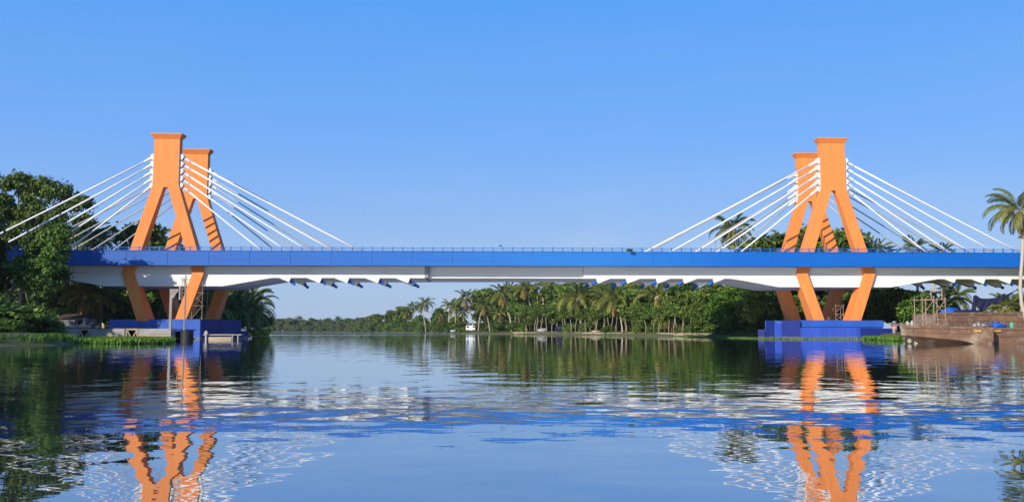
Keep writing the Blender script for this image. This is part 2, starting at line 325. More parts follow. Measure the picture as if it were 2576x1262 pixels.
# ------------------------------------------------------------------ water, river bed, banks
wm = MB(); k = wm.vs([(-1500, -150, 0), (1500, -150, 0), (1500, 1500, 0), (-1500, 1500, 0)]); wm.face([k, k + 1, k + 2, k + 3])
tag(wm.build('water', M['water']), kind='structure')
gm = MB(); k = gm.vs([(-1600, -250, -1.6), (1600, -250, -1.6), (1600, 1600, -1.6), (-1600, 1600, -1.6)]); gm.face([k, k + 1, k + 2, k + 3])
tag(gm.build('ground', M['bed']), kind='structure')
def bank(pts, inl, rows):
    b = MB(); inl = Vector((*inl, 0)).normalized(); P2 = []
    for a, c in zip(pts, pts[1:]):
        a, c = Vector((*a, 0)), Vector((*c, 0)); n = max(1, int((c - a).length / 3))
        P2 += [a.lerp(c, i / n) for i in range(n)]
    P2.append(Vector((*pts[-1], 0)))
    ids = []
    for i, p in enumerate(P2):
        j = random.uniform(-0.5, 0.5)
        ids.append(b.vs([p + inl * (d + (j if d < 20 else 0)) + Vector((0, 0, z + random.uniform(-.06, .06) * (z > 0.3))) for d, z in rows]))
    for a, c in zip(ids, ids[1:]):
        for q in range(len(rows) - 1): b.face([a + q, c + q, c + q + 1, a + q + 1])
    return tag(b.build('riverbank', M['sand'], smooth=True), kind='structure')
def at(px, Y): return (XofP(px, Y), Y)
RIGHT = [at(300, 800), at(600, 780), at(690, 730), at(800, 690), at(900, 610), at(1000, 470), at(1075, 385), at(1150, 325), at(1300, 268), at(1500, 216), at(1700, 166),
         at(1850, 136), at(1950, 129), (46.5, 125), (45.5, 112), (44.8, 101), (48.2, 97.5), (50.4, 93.5), (48.2, 84.5), (52, 80), (90, 76), (160, 60)]
bank(RIGHT, (0.5, 0.87), [(-4, -1.4), (-0.3, -0.08), (0.5, 0.22), (2.0, 0.62), (8, 0.85), (60, 1.0), (300, 1.2), (700, 2.5)])
LEFT = [(-75, 30), (-45, 55), (-37, 63.5), (-33.5, 67), (-34, 72), (-38.5, 80), (-50, 100), (-55, 111.2), (-42, 111.2), (-41.5, 113.5), (-43, 135), (-43.5, 150), (-80, 300), (-158, 600), (-230, 720)]
bank(LEFT, (-0.8, 0.6), [(-3, -1.4), (-0.2, -0.08), (0.6, 0.22), (2.2, 0.55), (8, 0.85), (60, 1.0), (300, 1.2), (700, 2.5)])

# ------------------------------------------------------------------ the bridge
KA = math.atan(0.032)
bridge = empty('cable_stayed_bridge', (0, 115, 0), KA, 'white concrete bridge with blue parapet and orange pylons holding white stay cables over the river', 'bridge')
SL, SR = -43.5, 41.35; SFAR = 0.55       # pylon centres along the bridge; far ones stand slightly off
TN, TF = 0.0, 10.0
def girder(prof, t0, t1, name):
    b = MB(); ztop = 9.12; pts = []; polys = []
    for s, z in prof: pts += [(s, z, t0, t1), (s, ztop, t0, t1)]
    for i in range(len(prof) - 1): a = 2 * i; polys.append((a, a + 2, a + 3, a + 1))
    return b.slab(pts, polys).build(name, M['white'], bridge, bevel=0.03)
SH, DP = 7.62, 6.56
def span(c): return [(c - 13.4, SH), (c - 7.3, DP), (c + 7.3, DP), (c + 13.4, SH)]
girder([(-95, SH)] + span(SL) + [(-11.0, SH)], 0.5, 10.6, 'girder')
girder([(9.1, SH - 0.03)] + span(SR) + [(95, SH)], 0.5, 10.6, 'girder')
girder([(-10.55, SH + 0.02), (0, SH + 0.03), (9.06, SH + 0.02)], 0.95, 10.15, 'girder')
b = MB(); b.box((-11.0, 0.42, 7.66), (-10.55, 10.68, 9.1)); b.build('joint_diaphragm', M['concrete'], bridge, bevel=0.02)
b = MB()
b.hexa([(-95, -1.28, 9.16), (95, -1.28, 9.16), (95, 12.28, 9.16), (-95, 12.28, 9.16), (-95, -1.28, 9.8), (95, -1.28, 9.8), (95, 12.28, 9.8), (-95, 12.28, 9.8)])
b.build('deck_slab', M['concrete'], bridge)
b = MB(); b.box((-95, 1.9, 9.804), (95, 9.2, 9.9)); b.build('road_surface', M['asphalt'], bridge)
for t0, t1 in ((-1.5, -1.285), (12.285, 12.5)):
    b = MB(); b.box((-95, t0, 9.06), (95, t1, 10.80)); b.box((-95, t0 - 0.05, 10.803), (95, t1 + 0.05, 10.9))
    for i in range(38):
        s_ = -92.5 + 5 * i; b.box((s_ - .05, t0 - .035, 9.2), (s_ + .05, t0 + .01, 10.802)) if t0 < 0 else None
    b.box((-95, t0 - .03, 9.03), (95, t0 + .02, 9.12))
    b.build('parapet', M['fascia'], bridge, bevel=0.012)
def post_mesh():
    b = MB(); b.box((-0.055, -0.055, 0), (0.055, 0.055, 0.44)); b.box((-0.075, -0.075, 0.44), (0.075, 0.075, 0.48))
    b.box((-0.09, -0.08, 0), (0.09, 0.08, 0.03)); return b.mesh('post', M['rail'])
pm = post_mesh()
for t, near in ((-1.4, 1), (12.4, 0)):
    b = MB(); b.tube([(-95, t, 11.29), (95, t, 11.29)], 0.035, 6); b.tube([(-95, t, 11.10), (95, t, 11.10)], 0.028, 6)
    rl = b.build('railing', M['rail'], bridge)
    if near:
        for i in range(98):
            po = bpy.data.objects.new('post', pm); COL.objects.link(po); po.parent = rl; po.location = (-57.2 + i * 1.245, t, 10.903)
        b = MB()
        for s in [-57.2 - 1.245 * (i + 1) for i in range(29)] + [-57.2 + 1.245 * (98 + i) for i in range(22)]: b.box((s - .055, t - .055, 10.903), (s + .055, t + .055, 11.35))
        po = b.build('post', M['rail'], rl); po['kind'] = 'stuff'
    else:
        b = MB()
        for i in range(150): s = -93 + i * 1.245; b.box((s - .055, t - .055, 10.903), (s + .055, t + .055, 11.35))
        po = b.build('post', M['rail'], rl); po['kind'] = 'stuff'

CZ = [22.8, 21.9, 20.95, 20.05, 19.15]; CS = [24.5, 21.2, 18.0, 15.25, 12.15]
def pylon_mesh():
    D0, D1, D2 = 1.05, 1.9, 2.7
    pts = [(-1.62, 25.1, 0, D0), (1.62, 25.1, 0, D0), (1.62, 19.3, 0, D0), (-1.62, 19.3, 0, D0), (-.25, 18.95, 0, D0), (.25, 18.95, 0, D0),
           (-5.07, 8.17, 0, D1), (-3.62, 8.17, 0, D1), (3.62, 8.17, 0, D1), (5.07, 8.17, 0, D1),
           (-3.0, 2.2, 0, D2), (-1.6, 2.2, 0, D2), (1.6, 2.2, 0, D2), (3.0, 2.2, 0, D2)]
    return MB().slab(pts, [(0, 3, 4, 5, 2, 1), (3, 6, 7, 4), (5, 8, 9, 2), (6, 10, 11, 7), (8, 12, 13, 9)])
def frustum(b, z0, a, z1, c):
    b.hexa([(a[0], a[2], z0), (a[1], a[2], z0), (a[1], a[3], z0), (a[0], a[3], z0), (c[0], c[2], z1), (c[1], c[2], z1), (c[1], c[3], z1), (c[0], c[3], z1)])
def cap_mesh():
    b = MB(); frustum(b, 25.103, (-1.62, 1.62, 0, 1.05), 25.62, (-1.95, 1.95, -.33, 1.38)); frustum(b, 25.623, (-1.99, 1.99, -.37, 1.42), 25.76, (-1.99, 1.99, -.37, 1.42)); return b
def anchor_mesh(sg, i):
    """socket of one cable on the pylon's side: wedge block, bearing plate and steel pipe along the cable"""
    z = CZ[i]; d = Vector((CS[i] - 1.9, 0, 11.0 - z)).normalized(); b = MB()
    x0 = 1.625
    pr = [(x0, z + 0.40), (x0, z - 0.40), (x0 + 0.20, z - 0.34), (x0 + 0.50, z + 0.10), (x0 + 0.30, z + 0.40)]
    k = len(pr); a = b.vs([(sg * x, 0.18, zz) for x, zz in pr]); c = b.vs([(sg * x, 0.90, zz) for x, zz in pr])
    b.face([a + q for q in range(k)]); b.face([c + q for q in reversed(range(k))])
    for q in range(k): b.face([a + q, c + q, c + (q + 1) % k, a + (q + 1) % k])
    s0 = Vector((x0 + 0.30, 0.54, z - 0.02)); pts = [s0 + d * u for u in (0, 0.12, 0.125, 0.95, 1.0, 1.25)]
    pts = [(sg * p.x, p.y, p.z) for p in pts]; b.tube(pts, [0.27, 0.27, 0.20, 0.18, 0.13, 0.11], 12); return b
anchor_me = {(sg, i): anchor_mesh(sg, i).mesh('anchor', M['anchor']) for sg in (-1, 1) for i in range(5)}
for me in anchor_me.values():
    bm = bmesh.new(); bm.from_mesh(me); bmesh.ops.recalc_face_normals(bm, faces=bm.faces); bm.to_mesh(me); bm.free()
pyl = pylon_mesh(); capb = cap_mesh(); first = None
for c in (SL, SR):
    for t in (TN, TF):
        cc = c + (SFAR if t else 0)
        py = pyl.build('pylon', M['orange'], bridge, bevel=0.05, loc=(cc, t, 0)); capb.build('cap', M['orange'], py, bevel=0.02)
        py['label'] = ('near' if not t else 'far') + ' orange pylon of the ' + ('left' if c < 0 else 'right') + ' pair'
        for sg in (-1, 1):
            for i in range(5):
                an = bpy.data.objects.new('anchor', anchor_me[(sg, i)]); COL.objects.link(an); an.parent = py
                d = Vector((CS[i] - 1.9, 0, 11.0 - CZ[i])).normalized(); s0 = Vector((1.925, 0.54, CZ[i] - 0.02)) + d * 1.1; e0 = s0 + d * ((9.9 - s0.z) / d.z)
                b = MB(); mid = [s0.lerp(e0, u) for u in (0, .25, .5, .75, 1)]
                mid = [p + Vector((0, 0, -0.06 * (1 - ((u - .5) * 2) ** 2))) for p, u in zip(mid, (0, .25, .5, .75, 1))]
                b.tube([(cc + sg * p.x, t + p.y, p.z) for p in mid], 0.105 if t == 0 else 0.085, 10)
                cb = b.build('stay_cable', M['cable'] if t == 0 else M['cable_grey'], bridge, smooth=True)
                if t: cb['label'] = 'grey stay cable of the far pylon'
# anchor blocks under the girder, one per cable, with the blue pipe at its lower end
for c in (SL, SR):
    for sg in (-1, 1):
        for i in range(5):
            d = Vector(((24.2, 20.9, 17.6, 14.7, 11.6)[i] - 1.9, 0, 10.6 - CZ[i])).normalized()
            s0 = Vector((1.925, 0, CZ[i])); e = s0 + d * ((SH - 0.35 - s0.z) / d.z); se = e.x
            for tt, dark in ((0.52, 0), (9.35, 1)):
                b = MB(); L = 1.75 if i < 4 else 1.35
                tip = Vector((se + .1, 0, SH - (0.62 if i < 4 else .5))); top = Vector((se + 0.34, 0, SH - 0.003)); rear = Vector((se - L * 0.85, 0, SH - 0.003))
                a = b.vs([(c + sg * p.x, tt, p.z) for p in (tip, top, rear)]); q = b.vs([(c + sg * p.x, tt + 1.2, p.z) for p in (tip, top, rear)])
                b.face([a, a + 1, a + 2]); b.face([q + 2, q + 1, q]); 
                for u in range(3): v = (u + 1) % 3; b.face([a + u, q + u, q + v, a + v])
                ab = b.build('anchor_block', M['white'], bridge)
                b = MB(); m0 = Vector((se + 0.2, 0, SH - 0.33)); m1 = m0 + Vector((d.x, 0, d.z)) * 0.75
                b.tube([(c + sg * m0.x, tt + 0.6, m0.z), (c + sg * m1.x, tt + 0.6, m1.z)], 0.19, 12); b.tube([(c + sg * (m0.x + .1), tt + 0.6, m0.z - .05), (c + sg * (m0.x + .18), tt + .6, m0.z - .1)], 0.26, 12)
                b.build('anchor_pipe', M['pipe'], ab)

# pile caps
def panel(b, x0, t0, x1, t1, z0, z1, th=0.06):
    d = Vector((x1 - x0, t1 - t0)); n = Vector((-d.y, d.x)).normalized() * th
    b.prism([(x0, t0), (x1, t1), (x1 + n.x, t1 + n.y), (x0 + n.x, t0 + n.y)], z0, z1)
c = SR - 0.55
b = MB(); b.prism([(c - 6.2, 1.0), (c - 4.7, -0.6), (c + 2.6, -0.6), (c + 6.1, -0.55), (c + 6.1, 12.5), (c + 4.0, 13.4), (c - 4.4, 13.4), (c - 8.3, 1.5)], -1.2, 2.30)
pcap = b.build('pile_cap', M['sheet_bright'], bridge, bevel=0.03)
for q in range(5): 
    b = MB(); panel(b, c - 4.7 + q * 1.43, -1.25, c - 4.7 + (q + 1) * 1.43 - 0.03, -1.25, -0.4, 1.42); b.build('sheet_panel', M['sheet'], pcap, bevel=0.012)
for (x0, t0, x1, t1, z0, z1, mm) in ((c + 2.45, -1.25, c + 2.95, -1.1, -.4, 1.42, 'sheet'), (c + 2.98, -1.1, c + 5.0, -0.95, -.4, 1.36, 'sheet_navy_shaded'), (c + 5.03, -0.95, c + 7.1, -0.8, -.4, 1.33, 'sheet_navy_shaded'), (c + 7.12, -0.8, c + 7.2, 3.0, -.4, 1.33, 'sheet_navy_shaded'),
                                     (c - 6.4, 0.75, c - 4.73, -1.2, -.4, 2.36, 'sheet_navy_shaded'), (c - 7.35, 0.72, c - 6.42, 0.72, -.4, 1.9, 'sheet'), (c - 8.4, 0.9, c - 7.37, 0.9, -.4, 2.34, 'sheet_navy_shaded'),  # outer dark sheet here: cast shadow worked into its colour
                                     (c - 9.3, 1.3, c - 8.42, 1.1, -.4, 1.2, 'sheet_navy_shaded'), (c - 4.6, -0.72, c + 0.7, -0.72, 1.5, 2.36, 'sheet_bright'), (c + 0.72, -0.72, c + 6.15, -0.70, 1.5, 2.33, 'sheet_bright')):
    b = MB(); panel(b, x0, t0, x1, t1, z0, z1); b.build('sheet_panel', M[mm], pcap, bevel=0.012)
b = MB(); b.prism([(c - 5.2, -1.5), (c + 3.1, -1.5), (c + 3.1, -1.2), (c - 5.2, -1.2)], -0.3, 0.07); b.build('waterline_ledge', M['concrete'], pcap)
b = MB(); b.box((c - 1.0, -0.55, 2.31), (c - 0.62, -0.25, 2.75)); b.build('steel_block', M['rust_dark'], pcap)
c = SL + 0.85
b = MB()
b.prism([(c - 7.2, 0.2), (c + 0.45, 0.2), (c + 0.45, -0.7), (c + 4.2, -0.7), (c + 7.75, 4.4), (c + 5.6, 11.5), (c + 4, 13.4), (c - 7.2, 13.4)], 1.25, 2.42)
pcap2 = b.build('pile_cap', M['sheet_bright'], bridge, bevel=0.03)
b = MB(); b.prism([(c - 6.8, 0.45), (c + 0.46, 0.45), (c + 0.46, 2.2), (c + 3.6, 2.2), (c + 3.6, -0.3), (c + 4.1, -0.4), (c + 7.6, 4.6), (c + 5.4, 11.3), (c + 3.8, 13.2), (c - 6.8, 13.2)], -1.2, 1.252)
b.build('footing', M['dark'], pcap2)  # near-black colour stands in for the shade inside the portal opening
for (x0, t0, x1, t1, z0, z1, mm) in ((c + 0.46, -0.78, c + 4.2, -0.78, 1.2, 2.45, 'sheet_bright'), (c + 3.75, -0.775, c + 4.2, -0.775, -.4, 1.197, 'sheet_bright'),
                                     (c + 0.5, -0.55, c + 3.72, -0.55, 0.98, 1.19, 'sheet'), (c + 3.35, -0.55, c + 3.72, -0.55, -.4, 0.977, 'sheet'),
                                     (c + 4.25, -0.74, c + 6.0, 1.75, -.4, 2.45, 'sheet_navy_shaded'), (c + 6.02, 1.78, c + 7.85, 4.4, -.4, 2.42, 'sheet_navy_shaded'), (c + 7.8, 3.8, c + 8.65, 5.0, -.4, 1.0, 'sheet_navy_shaded'),  # side away from the sun: darker sheets paint its shade in
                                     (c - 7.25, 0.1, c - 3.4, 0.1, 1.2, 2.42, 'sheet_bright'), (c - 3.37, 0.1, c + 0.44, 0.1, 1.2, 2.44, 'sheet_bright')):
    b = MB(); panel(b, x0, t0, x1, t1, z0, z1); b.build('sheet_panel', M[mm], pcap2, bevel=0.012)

# ------------------------------------------------------------------ plants
def set_tint(me, vals):
    a = me.attributes.new('tint', 'FLOAT', 'FACE'); a.data.foreach_set('value', np.asarray(vals, dtype=np.float32))
def quads_mesh(name, V, tint, m):
    """V: (n,4,3)"""
    n = len(V); me = bpy.data.meshes.new(name); me.vertices.add(4 * n); me.vertices.foreach_set('co', V.reshape(-1).astype(np.float32))
    me.loops.add(4 * n); me.loops.foreach_set('vertex_index', np.arange(4 * n, dtype=np.int32))
    me.polygons.add(n); me.polygons.foreach_set('loop_start', np.arange(0, 4 * n, 4, dtype=np.int32)); me.polygons.foreach_set('loop_total', np.full(n, 4, dtype=np.int32))
    me.materials.append(m); me.update(calc_edges=True); set_tint(me, tint); return me
def norm(a): return a / np.maximum(np.linalg.norm(a, axis=-1, keepdims=True), 1e-9)
def leaf_quads(pos, outd, L, wr, rng, droop=0.3):
    n = len(pos); nrm = norm(outd * 0.9 + rng.normal(0, 0.55, (n, 3)) + np.array([0, 0, 0.25]))
    t = norm(np.cross(nrm, rng.normal(0, 1, (n, 3)))); t = norm(t + np.array([0, 0, -droop])); s = norm(np.cross(nrm, t))
    Ln = (L * rng.uniform(0.65, 1.35, n))[:, None]
    return np.stack([pos - t * Ln * .5, pos + s * Ln * wr * .5, pos + t * Ln * .5, pos - s * Ln * wr * .5], 1)
def crown_mesh(name, lobes, clumps, leaves, L, rng, m=None, wr=0.55, spread=0.42):
    """lobes: (x,y,z,rx,rz); leaf clusters spread over the lobes' outer shells, with gaps between"""
    lobes = np.array(lobes, float); C = lobes[:, :3]; Rr = np.stack([lobes[:, 3], lobes[:, 3], lobes[:, 4]], 1)
    area = Rr[:, 0] ** 2; pr = area / area.sum()
    idx = rng.choice(len(lobes), clumps, p=pr); d = norm(rng.normal(0, 1, (clumps, 3)) + np.array([0, 0, 0.22]))
    rad = rng.uniform(0.55, 1.05, clumps) ** 0.6
    sub_ = norm(rng.normal(0, 1, (len(lobes) * 14, 3)) + np.array([0, 0, 0.25])).reshape(len(lobes), 14, 3)   # boughs: leaves gather round a few directions of each lobe
    d = norm(sub_[idx, rng.integers(0, 14, clumps)] + 0.24 * rng.normal(0, 1, (clumps, 3)))
    p = C[idx] + d * Rr[idx] * rad[:, None] * (1 + 0.16 * rng.normal(0, 1, clumps))[:, None]
    inside = np.zeros(clumps, int)
    for k in range(len(lobes)): inside += (((p - C[k]) / Rr[k]) ** 2).sum(1) < 0.45
    keep = inside == 0; p, d = p[keep], d[keep]; n = len(p)
    ct = np.clip(0.5 + 0.3 * rng.normal(0, 1, n), 0, 1)
    pos = np.repeat(p, leaves, 0) + rng.normal(0, spread, (n * leaves, 3)) * np.array([1, 1, 0.6]); od = np.repeat(d, leaves, 0)
    V = leaf_quads(pos, od, L, wr, rng); tint = np.clip(np.repeat(ct, leaves) + rng.normal(0, 0.13, len(pos)), 0, 1)
    return quads_mesh(name, V, tint, m or M['leaf'])
def tree_proto(kind, lobes, clumps, leaves, L, seed, th, tr, m=None, bark='bark', spread=0.42, trunks=1):
    rng = np.random.default_rng(seed); rr = random.Random(seed)
    e = bpy.data.objects.new(kind, None)
    b = MB()
    for q in range(trunks):
        ox = (q - (trunks - 1) / 2) * tr * 2.2
        fork = Vector((rr.uniform(-.4, .4) + ox * 2, rr.uniform(-.3, .3), th))
        b.tube([(ox, 0, -0.4), (ox * 1.2 + rr.uniform(-.1, .1), 0.05, th * .35), (fork.x * .8, fork.y, th * .7), fork], [tr * 1.35, tr, tr * .85, tr * .75], 9)
        for (x, y, z, r1, r2) in (lobes if trunks == 1 else lobes[q::trunks]):
            tgt = Vector((x, y, z)); m1 = fork.lerp(tgt, .5) + Vector((rr.uniform(-.3, .3), rr.uniform(-.3, .3), -0.15 * r1))
            b.tube([fork - Vector((0, 0, .15)), m1, tgt, tgt + Vector((rr.uniform(-.5, .5) * r1, rr.uniform(-.5, .5) * r1, r2 * .6))], [tr * .55, tr * .34, tr * .2, tr * .06], 6)
    t = bpy.data.objects.new('trunk', b.mesh('trunk', M[bark], True)); t.parent = e
    cme = crown_mesh('crown', lobes, clumps, leaves, L, rng, m, spread=spread)
    cr = bpy.data.objects.new('crown', cme); cr.parent = e
    return e
def rand_lobes(n, R0, H0, H1, r0, r1, seed):
    rr = random.Random(seed); out = []
    for i in range(n):
        u = (i + .5) / n; a = i * 2.4 + rr.uniform(-.4, .4); z = H0 + (H1 - H0) * u; rad = R0 * math.sqrt(max(0.03, 1 - (2 * u - 0.9) ** 2)) * rr.uniform(.5, .95)
        r = rr.uniform(r0, r1); out.append((rad * math.cos(a), rad * math.sin(a), z, r, r * rr.uniform(.6, .85)))
    return out
def palm_proto(seed, H, lean, nf=24, L=3.9, dead=4, wl=0.15, droop=1.0, green=0.33, sub=30):
    rr = random.Random(seed); rng = np.random.default_rng(seed); e = bpy.data.objects.new('coconut_palm', None); b = MB()
    top = Vector((lean, 0, H)); cp = [Vector((lean * (u ** 1.7), 0.25 * math.sin(u * 3), -0.3 + (H + .3) * u)) for u in np.linspace(0, 1, 9)]
    b.tube(cp, [0.24, 0.18, 0.165, 0.155, 0.15, 0.145, 0.14, 0.135, 0.15], 9)
    t = bpy.data.objects.new('trunk', b.mesh('trunk', M['palm_trunk'], True)); t.parent = e
    Q = []; T = []
    top = cp[-1]
    for f in range(nf):
        u = f / nf; az = f * 2.399 + rr.uniform(-.25, .25); isdead = f >= nf - dead
        el = R(82 - 118 * u + rr.uniform(-8, 8)) if not isdead else R(-55 + rr.uniform(-18, 10))
        Lf = L * (0.72 + 0.35 * math.sin(math.pi * min(1, .15 + u))) * rr.uniform(.88, 1.1); seg = sub
        hd = Vector((math.cos(az), math.sin(az), 0)); pos = top + hd * 0.12; ang = el; base_t = (0.95 if isdead else green + 0.25 * u) + rr.uniform(-.08, .08)
        ds = Lf / seg; twist = rr.uniform(-.5, .5); lat = Vector((-math.sin(az), math.cos(az), 0))
        prev = pos.copy()
        for s in range(seg):
            w = s / seg; ang -= droop * (0.5 + 1.9 * w) / seg * (1.1 if u < .3 else 1.5) * (0.5 + 0.5 * math.cos(max(-1.2, min(1.2, ang))))
            dirv = hd * math.cos(ang) + Vector((0, 0, math.sin(ang))); nxt = prev + dirv * ds
            side = lat * math.cos(twist) + dirv.cross(lat) * math.sin(twist); hw = 0.03 * (1 - w) + 0.006
            Q.append((prev - side * hw, prev + side * hw, nxt + side * hw, nxt - side * hw)); T.append(min(1, base_t + .3))
            upn = side.cross(dirv)
            ll = 0.95 * math.sin(math.pi * (0.12 + 0.86 * w)) ** 0.7 * rr.uniform(.8, 1.1)
            if w > 0.10:
                for sg in (-1, 1):
                    dl = (side * sg * 1.0 + dirv * 0.55 + Vector((0, 0, -0.35 - 0.55 * u - (0.6 if isdead else 0))) + upn * 0.15).normalized()
                    tip = nxt + dl * ll + Vector((0, 0, -0.12 * ll)); mid = nxt + dl * ll * .45; ww = dirv * wl * .5
                    Q.append((nxt - ww * .5, mid - ww, tip, mid + ww)); T.append(min(1, max(0, base_t + rr.uniform(-.12, .12))))
            prev = nxt
    me = quads_mesh('crown', np.array([[tuple(v) for v in q] for q in Q]), np.array(T), M['palm'])
    cr = bpy.data.objects.new('crown', me); cr.parent = e
    b = MB()
    for k in range(9):
        a = rr.uniform(0, 6.28); b.blob(top + Vector((math.cos(a) * .28, math.sin(a) * .28, -.15 - rr.uniform(0, .4))), (.13, .13, .16), k, 5, 0.05)
    nu = bpy.data.objects.new('coconut_cluster', b.mesh('coconut_cluster', M['rock'], True)); nu.parent = e
    e['H'] = H; e['lean'] = lean; return e
PROTO = {}
PROTO['palm_a'] = palm_proto(1, 10, 0.4); PROTO['palm_b'] = palm_proto(2, 10, -2.2, nf=22); PROTO['palm_c'] = palm_proto(3, 10, 1.8, nf=26, dead=6, green=.4)
PROTO['palm_d'] = palm_proto(4, 10, -0.7, nf=28, dead=2, L=4.4, droop=1.3, green=.42); PROTO['palm_e'] = palm_proto(5, 10, 1.0, nf=20, dead=7, green=.48)
PROTO['leafy_a'] = tree_proto('broadleaf_tree', rand_lobes(13, 3.6, 4.2, 10.4, 1.3, 2.0, 21), 1500, 7, 0.72, 21, 4.0, 0.22)
PROTO['leafy_b'] = tree_proto('broadleaf_tree', rand_lobes(10, 2.9, 3.0, 10.0, 1.2, 1.9, 22), 1300, 7, 0.68, 22, 3.6, 0.18)
PROTO['leafy_c'] = tree_proto('broadleaf_tree', rand_lobes(12, 4.2, 3.6, 8.8, 1.3, 2.1, 23), 1500, 7, 0.74, 23, 3.2, 0.22)
PROTO['bright'] = tree_proto('broadleaf_tree', rand_lobes(16, 3.9, 2.2, 10.2, 1.4, 2.1, 24), 2100, 8, 0.58, 24, 3.0, 0.2, M['leaf_bright'])
PROTO['shrub'] = tree_proto('shrub', rand_lobes(7, 1.6, 0.7, 2.6, .7, 1.1, 25), 620, 8, 0.36, 25, 0.7, 0.07, spread=.28)
PROTO['slender'] = tree_proto('slender_tree', rand_lobes(4, 0.8, 4.2, 6.4, .6, 1.0, 26), 260, 8, 0.42, 26, 4.4, 0.10, bark='palebark', spread=.3)
def plant(kind, px, Y, top_py, label, group=None, rz=0, name=None, wide=1.0, zb=None, flip=False):
    """stands at the measured direction px and distance Y; its height comes from the measured top"""
    p = P(px, HZ, Y); z0 = 0.45 if zb is None else zb; ztop = P(px, top_py, Y).z; pr = PROTO[kind]
    hh = {'palm': 11.6, 'leafy_a': 12.0, 'leafy_b': 11.6, 'leafy_c': 10.4, 'bright': 11.8, 'shrub': 3.4, 'slender': 7.2}[('palm' if kind.startswith('palm') else kind)]
    s = max(.2, (ztop - z0) / hh)
    if kind.startswith('palm'):
        s0 = (ztop - z0 - 1.6 * wide) / 10.0; wide = wide * (0.52 if top_py < 640 else 1.0); ob = dup(pr, (p.x, p.y, z0), rz, (s0 * (-1 if flip else 1), s0, s0), label, group)
        for ch in ob.children:
            if not ch.name.startswith('trunk'):
                k = wide / s0; tp = Vector((pr['lean'], 0.25 * math.sin(3), 10.0)); ch.scale = (k, k, k); ch.location = tp * (1 - k)
    else:
        ob = dup(pr, (p.x, p.y, z0), rz, (s * wide, s * wide, s), label, group)
    ob['category'] = {'palm': 'palm tree', 'shrub': 'shrub'}.get(kind.split('_')[0], 'tree')
    for k in ('H', 'lean'):
        if k in ob: del ob[k]
    return ob
YR = [(600, 780), (690, 730), (800, 690), (900, 610), (1000, 470), (1075, 385), (1150, 325), (1300, 268), (1500, 216), (1700, 166), (1850, 136), (1950, 129), (2150, 126), (2260, 112), (2400, 104), (2600, 100)]
def yr(px): return float(np.interp(px, [a for a, _ in YR], [b for _, b in YR]))
rnd = random.Random(5)
GP = 'coconut palms along the right bank'; GT = 'leafy trees along the right bank'
# palms of the right bank that can be told apart: kind, base px, distance behind the shore, crown top, label
PALMS = [
 ('palm_b', 1030, 5, 778, 'thin coconut palm bending left out over the far end of the bank', 1.0, 0, 0),
 ('palm_a', 1040, 16, 764, 'coconut palm with hanging brown fronds behind the left bending palm', 1.0, 1, 0),
 ('palm_b', 1071, 5, 762, 'slim pale palm just left of the tallest palm by the open water', .9, 0, 0),
 ('palm_b', 1086, 6, 752, 'tallest pale trunked palm standing free at the open water end of the bank', 1.1, 0, 0),
 ('palm_d', 1108, 24, 780, 'short bushy palm between the free standing palm and the pair of palms', 1.0, 2, 0),
 ('palm_e', 1127, 12, 758, 'left palm of the upright pair with a drooping golden skirt left of the white van', 1.1, 0, 0),
 ('palm_a', 1147, 16, 760, 'right palm of the upright pair standing left of the white van', 1.0, 1, 0),
 ('palm_b', 1190, 14, 735, 'high dark crowned palm directly behind the white van', 1.25, 0, 0),
 ('palm_c', 1203, 10, 752, 'olive palm with broad crown just right of the white van', 1.15, 0, 0),
 ('palm_b', 1232, 7, 758, 'left leaning palm whose trunk crosses the palm right of the white van', 1.0, 0, 0),
 ('palm_e', 1252, 8, 776, 'low palm with brownish hanging fronds right of the crossing trunks', .9, 0, 0),
 ('palm_c', 1168, 26, 772, 'yellow green palm half hidden just left of the white van', 1.0, 1, 0),
 ('palm_b', 1287, 6, 722, 'tall palm leaning left on a bare pale trunk at the waterside wall', 1.3, 0, 0),
 ('palm_a', 1276, 22, 718, 'palm with thin spiky crown against the sky behind the waterside wall', 1.1, 0, 0),
 ('palm_b', 1345, 16, 706, 'palm with golden skirt and bare right slanting trunk under the girder joint', 1.2, 0, 0),
 ('palm_e', 1372, 20, 704, 'yellowish palm right of the slanting trunk under the girder', 1.2, 1, 0),
 ('palm_d', 1462, 7, 724, 'big spreading palm with long yellow drooping fronds in the middle of the bank', 1.5, 0, 0),
 ('palm_b', 1566, 4, 722, 'palm with long bare leaning trunk right of the yellow drooping palm', 1.35, 0, 0),
 ('palm_d', 1520, 10, 730, 'olive palm between the yellow drooping palm and the leaning trunk', 1.2, 1, 0),
 ('palm_e', 1655, 8, 716, 'palm with a mass of dead brown fronds among dark green trees', 1.3, 2, 0),
 ('palm_d', 1672, 4, 780, 'short young palm at the water below the dead fronded palm', .8, 1, 0),
 ('palm_a', 1700, 18, 702, 'palm crown just touching the girder right of the dead fronded palm', 1.2, 0, 0),
 ('palm_d', 1866, 18, 530, 'high coconut palm whose crown stands behind the cables left of the right pylons', 1.9, 0, 0),
 ('palm_a', 2205, 40, 598, 'palm crown showing above the parapet right of the right pylons', 1.5, 0, 0),
 ('palm_c', 2262, 46, 606, 'low palm crown above the parapet between two taller crowns', 1.3, 1, 0),
 ('palm_a', 2308, 44, 590, 'spiky palm crown above the parapet below the lower cables', 1.4, 2, 0),
 ('palm_c', 2338, 50, 604, 'drooping palm crown above the parapet nearest the right frame side', 1.3, 0, 0),
]
for kd, px, back, top, lab, wd, rz, fl in PALMS: plant(kd, px, yr(px) + back, top, lab, GP, rz * 2.1 + rnd.uniform(-.3, .3), wide=wd * 1.08, flip=fl)
